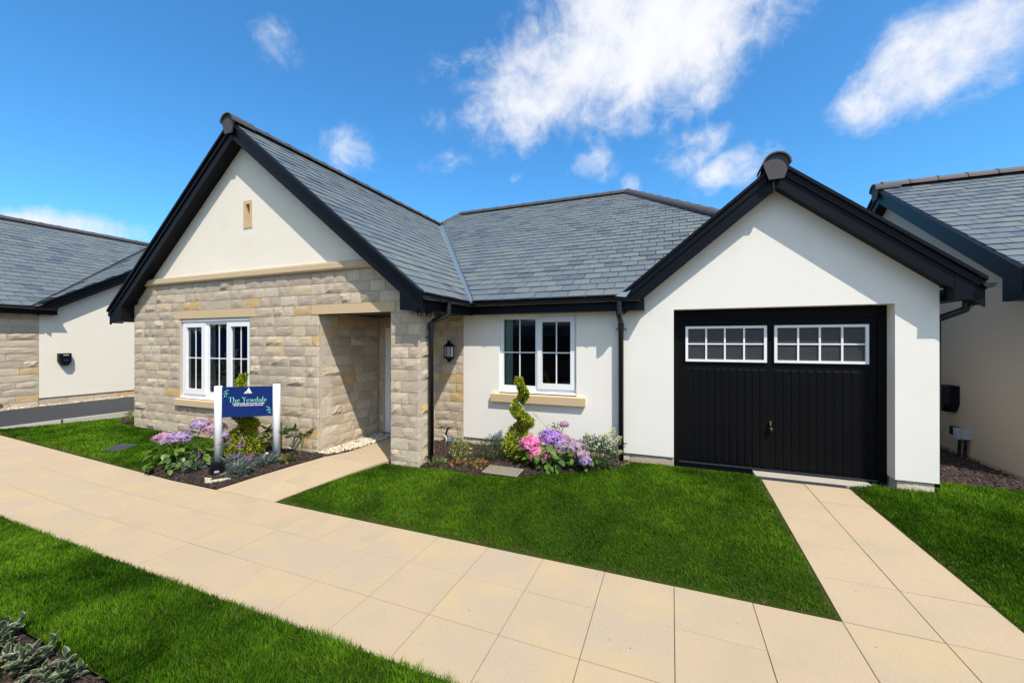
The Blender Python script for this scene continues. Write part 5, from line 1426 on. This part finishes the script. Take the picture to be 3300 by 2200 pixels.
# broad leaf used for hydrangeas
def ovate(L, W, fold=.18, curl=.22, name='leaf', mats=None):
    m = MB(); rows = [(0, 0), (.14, .30), (.34, .50), (.58, .46), (.80, .26), (1, 0)]
    for t, w_ in rows:
        z = -curl * L * t * t; m.v += [(-w_ * W, t * L, z + fold * W * w_ * 1.6), (0, t * L, z), (w_ * W, t * L, z + fold * W * w_ * 1.6)]
    for i in range(len(rows) - 1):
        a = i * 3; m.f += [(a, a + 1, a + 4, a + 3), (a + 1, a + 2, a + 5, a + 4)]; m.mi += [0, 0]
    return m
LEAVES = []
for k, (mt, L, W) in enumerate(((HLEAF[0], .118, .078), (HLEAF[1], .106, .074), (HLEAF[2], .098, .064))):
    me = ovate(L, W).mesh('leaf', mt, True); LEAVES.append(me)
def place_leaf(me, pos, az, pitch, roll, sc, parent):
    o = bpy.data.objects.new('leaf', me); C.objects.link(o); o.parent = parent
    o.matrix_local = Matrix.Translation(Vector(pos) - parent.location) @ Matrix.Rotation(az, 4, 'Z') @ Matrix.Rotation(pitch, 4, 'X') @ Matrix.Rotation(roll, 4, 'Y') @ Matrix.Scale(sc, 4)
    return o
def flower_head(c, rx, rz, cols, parent, n=150, tilt=(0, -.4), ps=.017):
    P, N = [], []
    for _ in range(n):
        v = nrg.normal(0, 1, 3); v /= np.linalg.norm(v)
        if v[2] < -.45: v[2] = -v[2]
        v[1] -= .25; v /= np.linalg.norm(v)
        q_ = 1 + .16 * math.sin(v[0] * 5 + c[0] * 40) * math.sin(v[2] * 6 + c[1] * 30) + .07 * nrg.normal(); P.append((c[0] + v[0] * rx * q_, c[1] + v[1] * rx * q_, c[2] + v[2] * rz * q_)); N.append(v)
    P, N = np.array(P), np.array(N)
    N = N + nrg.normal(0, .22, N.shape); N /= np.linalg.norm(N, axis=1)[:, None]
    A = np.cross(N, nrg.normal(0, 1, N.shape)); A /= np.linalg.norm(A, axis=1)[:, None]; B = np.cross(N, A)
    V, F, CC = [], [], []; cc = lib(cols, n, .22)
    for i in range(n):
        for q in range(4):
            a = q * math.pi / 2; d = A[i] * math.cos(a) + B[i] * math.sin(a); e = -A[i] * math.sin(a) + B[i] * math.cos(a); s_ = ps * nrg.uniform(.8, 1.2); b = len(V)
            V += [P[i], P[i] + d * s_ * .6 + e * s_ * .48 + N[i] * .003, P[i] + d * s_ * 1.1 + N[i] * .001, P[i] + d * s_ * .6 - e * s_ * .48 + N[i] * .003]
            F.append((b, b + 1, b + 2, b + 3)); CC += [cc[i] * .8, cc[i], cc[i] * 1.08, cc[i]]
    me = colmesh('flower_head', np.array(V), np.array(F), np.array(CC), PETAL)
    core_ = MB(); core_.lathe([(0, -rz * .75), (rx * .75, -rz * .3), (rx * .84, rz * .25), (rx * .5, rz * .72), (0, rz * .84)], c, 10)
    o = put('flower_head', me, parent, rec=False)
    o['kind'] = 'stuff'; k = part('flower_core', core_, mat('core_%d' % int(1000 * cols[0][0]), tuple(x * .45 for x in cols[0]), .9), o)
    return o
def hydrangea(base, heads, nl, lab, rad, hh, grp=None):
    t = thing('hydrangea', lab, 'hydrangea', base, grp); m = MB()
    for (hx, hy, hz, rx, rz, cols) in heads:
        a = Vector(base) + Vector((rng.uniform(-.08, .08), rng.uniform(-.05, .05), -.02)); b = Vector((hx, hy, hz - rz * .4)); md = a.lerp(b, .5) + Vector((rng.uniform(-.03, .03), rng.uniform(-.03, .03), .03))
        m.tube([a, md, b], [.008, .007, .005], 6)
        flower_head((hx, hy, hz), rx, rz, cols, t, n=int(170 * (rx / .11) ** 1.7))
    part('stems', m, STEM, t)
    for k in range(nl):
        a = rng.uniform(0, 2 * math.pi); r_ = rad * math.sqrt(rng.random()); z = base[2] + hh * rng.uniform(.15, 1.12) * (1 - .35 * r_ / rad)
        p = (base[0] + r_ * math.cos(a) * 1.1, base[1] + r_ * math.sin(a) * .8, z)
        place_leaf(LEAVES[rng.choices((0, 1, 2), (.45, .4, .15))[0]], p, a - math.pi / 2 + rng.uniform(-.6, .6), rng.uniform(-.7, .35), rng.uniform(-.4, .4), rng.uniform(.7, 1.25), t)
    return t
PINK = [(.86, .20, .44), (.90, .30, .50), (.78, .14, .38), (.92, .40, .56)]
PURP = [(.40, .22, .62), (.50, .28, .68), (.34, .20, .62), (.62, .32, .64)]
MAUV = [(.50, .36, .46), (.58, .42, .46), (.42, .27, .48), (.62, .50, .44), (.46, .30, .36)]
LILA = [(.46, .33, .58), (.54, .38, .60), (.40, .30, .58), (.58, .44, .54)]
ROSE = [(.55, .27, .42), (.62, .33, .46), (.48, .24, .44), (.60, .46, .42)]
g_ = lambda x, y: h1(x, y)
hydrangea((-1.66, -.70, g_(-1.66, -.7)), [(-1.86, -.78, .465, .150, .115, PINK), (-1.72, -.86, .345, .130, .105, PINK), (-1.60, -.66, .545, .165, .125, PURP), (-1.44, -.70, .475, .11, .09, LILA), (-1.42, -.60, .54, .08, .07, ROSE), (-1.47, -.40, .70, .07, .045, ROSE)], 74, 'bushy hydrangea with one pink and one violet mophead, right of the spiral conifer', .36, .36)
hydrangea((-1.20, -.62, g_(-1.2, -.62)), [(-1.27, -.68, .455, .165, .105, MAUV), (-1.12, -.74, .38, .10, .07, MAUV), (-1.08, -.78, .31, .09, .07, LILA)], 48, 'hydrangea with faded mauve heads beside the feathery cream plumes', .28, .30)
hydrangea((-6.86, -2.42, g_(-6.86, -2.42)), [(-7.14, -2.50, .475, .15, .075, ROSE), (-6.96, -2.58, .455, .10, .06, MAUV), (-6.78, -2.50, .50, .145, .085, LILA), (-6.68, -2.28, .655, .135, .085, LILA), (-6.48, -2.20, .60, .145, .09, ROSE), (-6.35, -2.18, .49, .08, .055, LILA)], 120, 'wide hydrangea with pink and lilac heads at the left edge of the sign bed', .44, .36)

def tuft(name, base, lab, n, L, cols, cat='plant', aspect=9, spread=.5, rad=.05, flowers=None, nst=0, hst=.3, fcols=None, grp=None):
    t = thing(name, lab, cat, base, grp)
    an = nrg.uniform(0, 2 * np.pi, n); rr = rad * np.sqrt(nrg.random(n)); hz = nrg.random(n) * L * .7
    P = np.stack([base[0] + np.cos(an) * rr * (1 + hz * 4), base[1] + np.sin(an) * rr * (1 + hz * 4), base[2] + hz], 1)
    N = np.stack([np.cos(an) * .9, np.sin(an) * .9, .75 + 0 * an], 1)
    leafcloud('foliage', P, N, L * .7, lib(cols, n), t, aspect=aspect, spread=spread, droop=.4, curl=.12)
    if nst:
        m = MB(); FPs, FN = [], []
        for k in range(nst):
            a = rng.uniform(0, 2 * math.pi); b = Vector((base[0] + math.cos(a) * rad * .5, base[1] + math.sin(a) * rad * .5, base[2])); e = b + Vector((math.cos(a) * hst * rng.uniform(.15, .5), math.sin(a) * hst * rng.uniform(.15, .5), hst * rng.uniform(.7, 1.1)))
            m.tube([b, b.lerp(e, .5) + Vector((0, 0, .03)), e], .0028, 5)
            for q in range(16): FPs.append(tuple(e + Vector((rng.uniform(-.022, .022), rng.uniform(-.022, .022), rng.uniform(-.035, .02))))); FN.append((rng.uniform(-1, 1), rng.uniform(-1, 1), rng.uniform(0, 1)))
        part('stems', m, STEM, t)
        fo_ = leafcloud('flowers', FPs, FN, .018, lib(fcols, len(FPs)), t, aspect=1.3, m_=PETAL); fo_['kind'] = 'stuff'
    return t
GREY = [(.10, .135, .115), (.13, .165, .14), (.075, .105, .09), (.16, .19, .15)]
PUR = [(.42, .17, .48), (.52, .25, .56), (.36, .12, .42)]
for (x, y, lab, n, L, ns, hs_) in ((-6.50, -2.50, 'grey-leaved wallflower with lilac flowers, left of the floodlight', 220, .17, 4, .26), (-5.62, -2.40, 'spreading grey-leaved wallflower right of the floodlight', 300, .19, 7, .30),
                            (-5.98, -2.26, 'grey-leaved wallflower with tall purple stems beside the left sign post', 220, .19, 8, .42), (-5.60, -2.02, 'small grey-leaved plant with a bent label by the right sign post', 170, .16, 1, .12)):
    tuft('wallflower', (x, y, g_(x, y)), lab, n, L, GREY, 'wallflower', 8, .55, .085, nst=ns, hst=hs_, fcols=PUR, grp='grey-leaved wallflowers round the sign')
# hellebores: palmate leaves on stalks by the stone wall
def palmate(base, lab, stalks, hh, cols, name='hellebore', ll=.13):
    t = thing(name, lab, 'plant', base); m = MB(); P, N, Sz = [], [], []
    for k in range(stalks):
        a = rng.uniform(0, 2 * math.pi); b = Vector(base); e = b + Vector((math.cos(a) * hh * rng.uniform(.2, .6), math.sin(a) * hh * rng.uniform(.2, .5), hh * rng.uniform(.55, 1.05)))
        m.tube([b, b.lerp(e, .6) + Vector((0, 0, .02)), e], .004, 5)
        for q in range(7):
            an = a + (q - 3) * .55; P.append(tuple(e)); N.append((math.cos(an), math.sin(an), rng.uniform(-.1, .5)))
    part('stems', m, STEM, t)
    leafcloud('foliage', P, N, ll, lib(cols, len(P)), t, aspect=3.6, spread=.12, droop=.3, curl=.22); return t
GRN = [(.045, .095, .018), (.06, .12, .02), (.035, .075, .015), (.08, .13, .03)]
palmate((-5.92, -1.62, g_(-5.9, -1.62)), 'dark green hellebore left of the right sign post, against the wall', 9, .40, GRN)
palmate((-5.42, -1.60, g_(-5.4, -1.6)), 'dark green hellebore near the porch corner', 8, .42, GRN)
tuft('seedling', (-5.36, -1.86, g_(-5.36, -1.86)), 'small bright green seedling by the right sign post', 60, .12, [(.12, .17, .03), (.08, .13, .02), (.16, .12, .04)], 'seedling', 2.2, .6, .06)

def bush(name, base, rx, ry, h_, n, size, cols, lab, cat='shrub', aspect=2.0, dark=.35, grp=None):
    t = thing(name, lab, cat, base, grp); u = nrg.normal(0, 1, (n, 3)); u /= np.linalg.norm(u, axis=1)[:, None]; r_ = .45 + .55 * nrg.random(n) ** .5
    bump_ = 1 + .22 * np.sin(u[:, 0] * 6 + base[0] * 9) * np.sin(u[:, 2] * 7 + 2) + .12 * np.sin(u[:, 1] * 11)
    P = np.stack([base[0] + u[:, 0] * rx * r_ * bump_, base[1] + u[:, 1] * ry * r_ * bump_, base[2] + h_ * .48 + u[:, 2] * h_ * .5 * r_ * bump_], 1); P[:, 2] = np.maximum(P[:, 2], base[2] + .01)
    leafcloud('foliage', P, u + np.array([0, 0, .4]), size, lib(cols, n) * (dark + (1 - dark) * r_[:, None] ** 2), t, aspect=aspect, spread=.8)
    m = MB()
    for k in range(7):
        a = rng.uniform(0, 6.28); m.tube([base, (base[0] + math.cos(a) * rx * .4, base[1] + math.sin(a) * ry * .4, base[2] + h_ * .4), (base[0] + math.cos(a) * rx * .75, base[1] + math.sin(a) * ry * .75, base[2] + h_ * .75)], [.006, .004, .002], 5)
    part('stems', m, TRUNKM, t); return t
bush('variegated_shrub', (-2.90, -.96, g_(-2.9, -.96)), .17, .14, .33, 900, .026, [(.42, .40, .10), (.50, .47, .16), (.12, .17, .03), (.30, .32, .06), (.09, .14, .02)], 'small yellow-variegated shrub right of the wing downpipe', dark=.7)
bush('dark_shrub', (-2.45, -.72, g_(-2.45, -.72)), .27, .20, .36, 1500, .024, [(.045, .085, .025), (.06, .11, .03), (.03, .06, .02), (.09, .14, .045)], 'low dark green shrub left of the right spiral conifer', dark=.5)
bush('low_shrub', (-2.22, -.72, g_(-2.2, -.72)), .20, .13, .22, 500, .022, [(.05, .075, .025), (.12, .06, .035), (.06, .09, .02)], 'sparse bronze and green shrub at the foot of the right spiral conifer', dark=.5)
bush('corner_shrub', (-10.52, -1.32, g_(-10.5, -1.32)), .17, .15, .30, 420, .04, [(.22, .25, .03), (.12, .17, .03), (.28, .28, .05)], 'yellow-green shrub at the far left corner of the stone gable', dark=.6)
for (x, y, lab, cols) in ((-3.12, -1.27, 'green seedling at the lawn edge below the wing downpipe', [(.12, .16, .05), (.09, .13, .03), (.16, .18, .06)]), (-2.80, -1.22, 'reddish seedling between the variegated shrub and the lawn', [(.30, .10, .05), (.14, .13, .04), (.24, .16, .06)]), (-2.52, -1.12, 'orange-tinged seedling left of the buff drain cover', [(.30, .17, .04), (.14, .16, .04), (.34, .12, .05)])):
    tuft('seedling', (x, y, g_(x, y)), lab, 70, .10, cols, 'seedling', 2.4, .7, .09, grp='seedlings along the edge of the bed')
# yellow spike
t = thing('flower_spike', 'single yellow flower spike against the render corner', 'flower', (-3.24, -.34, g_(-3.24, -.34))); m = MB(); zb = g_(-3.24, -.34)
m.tube([(-3.24, -.34, zb), (-3.245, -.34, zb + .2), (-3.255, -.345, zb + .36)], .0035, 5); part('stem', m, STEM, t)
n_ = 60; zz = zb + .26 + nrg.random(n_) * .13; leafcloud('flowers', np.stack([-3.252 + nrg.normal(0, .008, n_), -.342 + nrg.normal(0, .008, n_), zz], 1), nrg.normal(0, 1, (n_, 3)), .016, lib([(.62, .48, .05), (.5, .42, .08)], n_), t, aspect=1.6, m_=PETAL)
# astilbe: ferny leaves and cream plumes
def plume(parent, pts, L, cols, m):
    m.tube(pts, [.004, .003, .0015], 5); P, N = [], []; a, b = Vector(pts[1]), Vector(pts[2])
    for k in range(260):
        t_ = rng.random(); c = a.lerp(b, t_); sp = L * (1 - t_ * .8) * rng.random(); an = rng.uniform(0, 6.28)
        P.append((c.x + math.cos(an) * sp, c.y + math.sin(an) * sp * .7, c.z + sp * .25 - sp * sp * 1.6)); N.append((math.cos(an), math.sin(an), .2))
    return P, N
t = thing('astilbe', 'ferny green astilbe with feathery cream plumes left of the garage downpipe', 'astilbe', (-.95, -.52, g_(-.95, -.52))); m = MB(); AP_, AN_ = [], []
bz = g_(-.95, -.52)
for (ex, ey, ez) in ((-.74, -.44, .72), (-.66, -.42, .60), (-.86, -.40, .62), (-1.14, -.38, .60), (-.64, -.50, .42)):
    b = (-.95 + (ex + .95) * .3, -.5, bz + .1); md = (-.95 + (ex + .95) * .75, -.48, bz + .1 + (ez - bz - .1) * .7)
    p_, n2 = plume(t, [b, md, (ex, ey, ez)], .09, None, m); AP_ += p_; AN_ += n2
part('stems', m, STEM, t); leafcloud('plumes', AP_, AN_, .024, lib([(.62, .60, .32), (.68, .66, .42), (.55, .55, .24)], len(AP_), .12), t, aspect=3, m_=PETAL)
n_ = 1500; u = nrg.normal(0, 1, (n_, 3)); u /= np.linalg.norm(u, axis=1)[:, None]; r_ = .3 + .7 * nrg.random(n_) ** .6
P = np.stack([-.97 + u[:, 0] * .30 * r_, -.55 + u[:, 1] * .18 * r_, bz + .21 + u[:, 2] * .24 * r_], 1); P[:, 2] = np.maximum(P[:, 2], bz + .01)
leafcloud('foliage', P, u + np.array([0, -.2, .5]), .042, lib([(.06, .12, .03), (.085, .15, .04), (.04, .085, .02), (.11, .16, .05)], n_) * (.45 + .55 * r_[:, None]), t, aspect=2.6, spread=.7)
t = thing('astilbe', 'lone cream plume leaning left above the violet hydrangea', 'astilbe', (-1.62, -.36, g_(-1.62, -.36))); m = MB(); bz = g_(-1.62, -.36)
p_, n2 = plume(t, [(-1.62, -.36, bz), (-1.72, -.36, .60), (-1.97, -.34, .84)], .10, None, m); part('stems', m, STEM, t); k_ = slice(0, 90); leafcloud('plumes', p_[k_], n2[k_], .022, lib([(.58, .58, .34), (.66, .64, .42)], 90, .12), t, aspect=3, m_=PETAL)
P = np.stack([-1.60 + nrg.normal(0, .05, 60), -.36 + nrg.normal(0, .04, 60), .62 + nrg.normal(0, .05, 60)], 1); leafcloud('foliage', P, nrg.normal(0, 1, (60, 3)), .05, lib(GRN, 60), t, aspect=3)

# variegated shrub nearest the viewer
def varleaf(L, W, k):
    m = MB(); rows = [(0, .04), (.15, .40), (.40, .52), (.68, .46), (.88, .24), (1, .02)]; r = random.Random(k)
    for t_, w_ in rows:
        z = .10 * L * math.sin(t_ * 2.2) - .10 * L * t_ * t_; inn = w_ * (.70 if 0 < t_ < 1 else .3) * r.uniform(.85, 1.08)
        m.v += [(-w_ * W, t_ * L, z + .16 * W), (-inn * W, t_ * L, z + .07 * W), (0, t_ * L, z), (inn * W, t_ * L, z + .07 * W), (w_ * W, t_ * L, z + .16 * W)]
    for i in range(5):
        a = i * 5
        for j in range(4): m.f.append((a + j, a + j + 1, a + j + 6, a + j + 5)); m.mi.append(1 if j in (0, 3) or i == 4 else 0)
    return m
VL = [varleaf(.072, .036, k).mesh('leaf', [VGREEN, VCREAM], True) for k in range(4)]
def var_shrub(base, lab, stems, hh, rad):
    t = thing('variegated_shrub', lab, 'shrub', base); m = MB()
    for k in range(stems):
        a = rng.uniform(0, 6.28); r_ = rad * math.sqrt(rng.random()); b = Vector(base) + Vector((math.cos(a) * r_ * .45, math.sin(a) * r_ * .45, 0))
        e = Vector(base) + Vector((math.cos(a) * r_, math.sin(a) * r_, hh * rng.uniform(.6, 1.05) * (1 - .25 * r_ / rad)))
        m.tube([b, b.lerp(e, .5) + Vector((0, 0, .015)), e], [.005, .004, .003], 5)
        for q in range(9):
            f = .35 + .65 * q / 8; p = b.lerp(e, f); az = a + q * 2.4 + rng.uniform(-.3, .3)
            place_leaf(VL[rng.randrange(4)], p, az, rng.uniform(.1, .6) + (.75 if q > 6 else 0), rng.uniform(-.4, .4), rng.uniform(.65, 1.15) * (.8 if q == 8 else 1), t)
    part('stems', m, mat('pale_stem', (.16, .17, .08), .8), t); return t
var_shrub((-3.50, -5.16, -.02), 'grey-green shrub with cream-edged leaves in the near left corner', 15, .145, .25)
var_shrub((-3.18, -5.03, -.02), 'small cream-edged shrub nearest the mown edge in the near left corner', 6, .17, .08)
var_shrub((-3.98, -5.10, -.02), 'cream-edged shrub at the extreme near left, beside the larger one', 9, .17, .16)

# ================================================================== INSIDE THE WINDOWS
def curtain(name, x0, x1, y, z0, z1, lab, folds=5):
    m = MB(); n = folds * 8
    for i in range(n + 1):
        t_ = i / n; yy = y + .022 * math.sin(t_ * folds * 2 * math.pi) + .006 * math.sin(t_ * 37); x = x0 + (x1 - x0) * t_; m.v += [(x, yy, z0), (x, yy, z1)]
    for i in range(n): m.f.append((2 * i, 2 * i + 2, 2 * i + 3, 2 * i + 1)); m.mi.append(0)
    o = part(name, m, CURTAIN, None, smooth=True); tag(o, lab, 'curtain')
curtain('curtain', -2.78, -2.50, .150, .5, 2.45, 'sage green curtain at the left of the right-hand window')
curtain('curtain', -8.72, -8.40, D + .42, .5, 2.45, 'sage green curtain in the middle of the gable window')
t = thing('vase', 'vase of round grey-green eucalyptus leaves inside the gable window', 'vase', (-7.98, D + .40, .90)); m = MB()
m.lathe([(0, .90), (.05, .90), (.075, 1.0), (.055, 1.12), (.035, 1.2), (.04, 1.22)], (-7.98, D + .40, 0), 14); part('vessel', m, WHITE, t, smooth=True)
m = MB()
for k in range(60):
    c = Vector((-7.98 + rng.gauss(0, .16), D + .38 + rng.gauss(0, .07), 1.50 + rng.gauss(0, .12))); a, b = rng.uniform(0, 6.28), rng.uniform(-.8, .8); r_ = rng.uniform(.028, .05)
    X_ = Vector((math.cos(a), .3 * math.sin(a), math.sin(b))).normalized(); Y_ = X_.cross(Vector((0, 1, .3))).normalized(); m.quad([c + (X_ * math.cos(q) + Y_ * math.sin(q)) * r_ for q in [k2 * math.pi / 4 for k2 in range(8)]])
part('leaves', m, mat('eucalyptus', (.27, .38, .31), .6, translucent=.2), t)
m = MB()
for k in range(6): m.tube([(-7.98, D + .4, 1.18), (-7.98 + rng.gauss(0, .12), D + .38, 1.52)], .004, 5)
part('stems', m, STEM, t)
m = MB(); m.box(-9.0, -6.7, D + .308, D + .52, .862, .90) if False else m.box(-8.78, -6.79, D + .12, D + .50, .868, .899); o = part('window_board', m, WHITE, house)

# ================================================================== ACROSS THE ROAD (seen in the glass)
t = thing('site_hoarding', 'navy blue site hoarding across the road, behind the viewer', 'hoarding', (-19, -12.5, 0))
for k in range(11):
    m = MB(); x = -31 + k * 2.44; m.box(x + .02, x + 2.42, -12.5, -12.44, .05, 2.45); part('panel', m, NAVY, t)
    m = MB(); m.box(x - .05, x + .02, -12.56, -12.40, 0, 2.5); part('post', m, GALV, t)
t = thing('picket_fence', 'low brown timber fence in front of the navy hoarding', 'fence', (-14, -11.2, 0))
for k in range(150):
    m = None
    if k == 0:
        m = MB(); m.box(0, .13, 0, .02, .05, .95); pk = m.mesh('picket', TIMBER); fixn(pk)
    put('picket', pk, t, (-30 + k * .17, -11.2, 0), rec=False)
m = MB(); m.box(-30, -4.5, -11.24, -11.20, .3, .38); part('rail', m, TIMBER, t); m = MB(); m.box(-30, -4.5, -11.24, -11.20, .7, .78); part('rail', m, TIMBER, t)
GREYVAN = mat('trailer_grey', (.10, .11, .135), .35, spec=.5)
t = thing('bar_trailer', 'dark grey converted horsebox bar with a rounded roof, behind the viewer', 'trailer', (-5.6, -10.4, 0))
prof = [(-.9, .55), (.9, .55), (.9, 2.35), (.78, 2.62), (.55, 2.78), (.2, 2.86), (-.2, 2.86), (-.55, 2.78), (-.78, 2.62), (-.9, 2.35)]
m = MB(); m.prism([(-10.4 + p[0], p[1]) for p in prof], 'x', -8.0, -3.4); part('body', m, GREYVAN, t)
m = MB(); m.box(-7.6, -3.8, -9.50, -9.47, 1.15, 2.15); part('hatch', m, UNDERLAY, t)
m = MB(); m.box(-7.7, -3.7, -9.5, -9.1, 1.06, 1.11); part('counter', m, TIMBER, t)
for x in (-6.6, -5.2):
    m = MB(); m.lathe([(0, -.1), (.32, -.1), (.32, .1), (0, .1)], (0, 0, 0), 18); m.v = [(x + q[0], -9.55 + q[2], .33 + q[1]) for q in m.v]; part('wheel', m, BLACKPIPE, t)
me = text_mesh('Vintage Fox Bar', .27, 1.08)
for v in me.vertices: v.co = (-4.45 - v.co.x, -9.478, 2.36 + v.co.y)
me.name = 'name_lettering'; me.materials.clear(); me.materials.append(UNDERLAY); put('name_lettering', me, t, rec=False)
n_ = 14000; x = nrg.uniform(-34, 12, n_); zt = nrg.random(n_) ** .8 * (3.6 + .6 * np.sin(x * 1.1) + .4 * np.sin(x * 2.7)); P = np.stack([x, -16 + nrg.normal(0, .8, n_), zt], 1)
hd = leafcloud('hedge', P, nrg.normal(0, 1, (n_, 3)), .34, lib([(.035, .06, .018), (.025, .045, .012), (.05, .08, .022)], n_), None, aspect=1.8); hd['kind'] = 'stuff'; tag(hd, 'tall dark hedge added unseen behind the viewer to darken the window reflections', 'hedge')  # invented backdrop: gives the upper panes something dark to mirror instead of sky
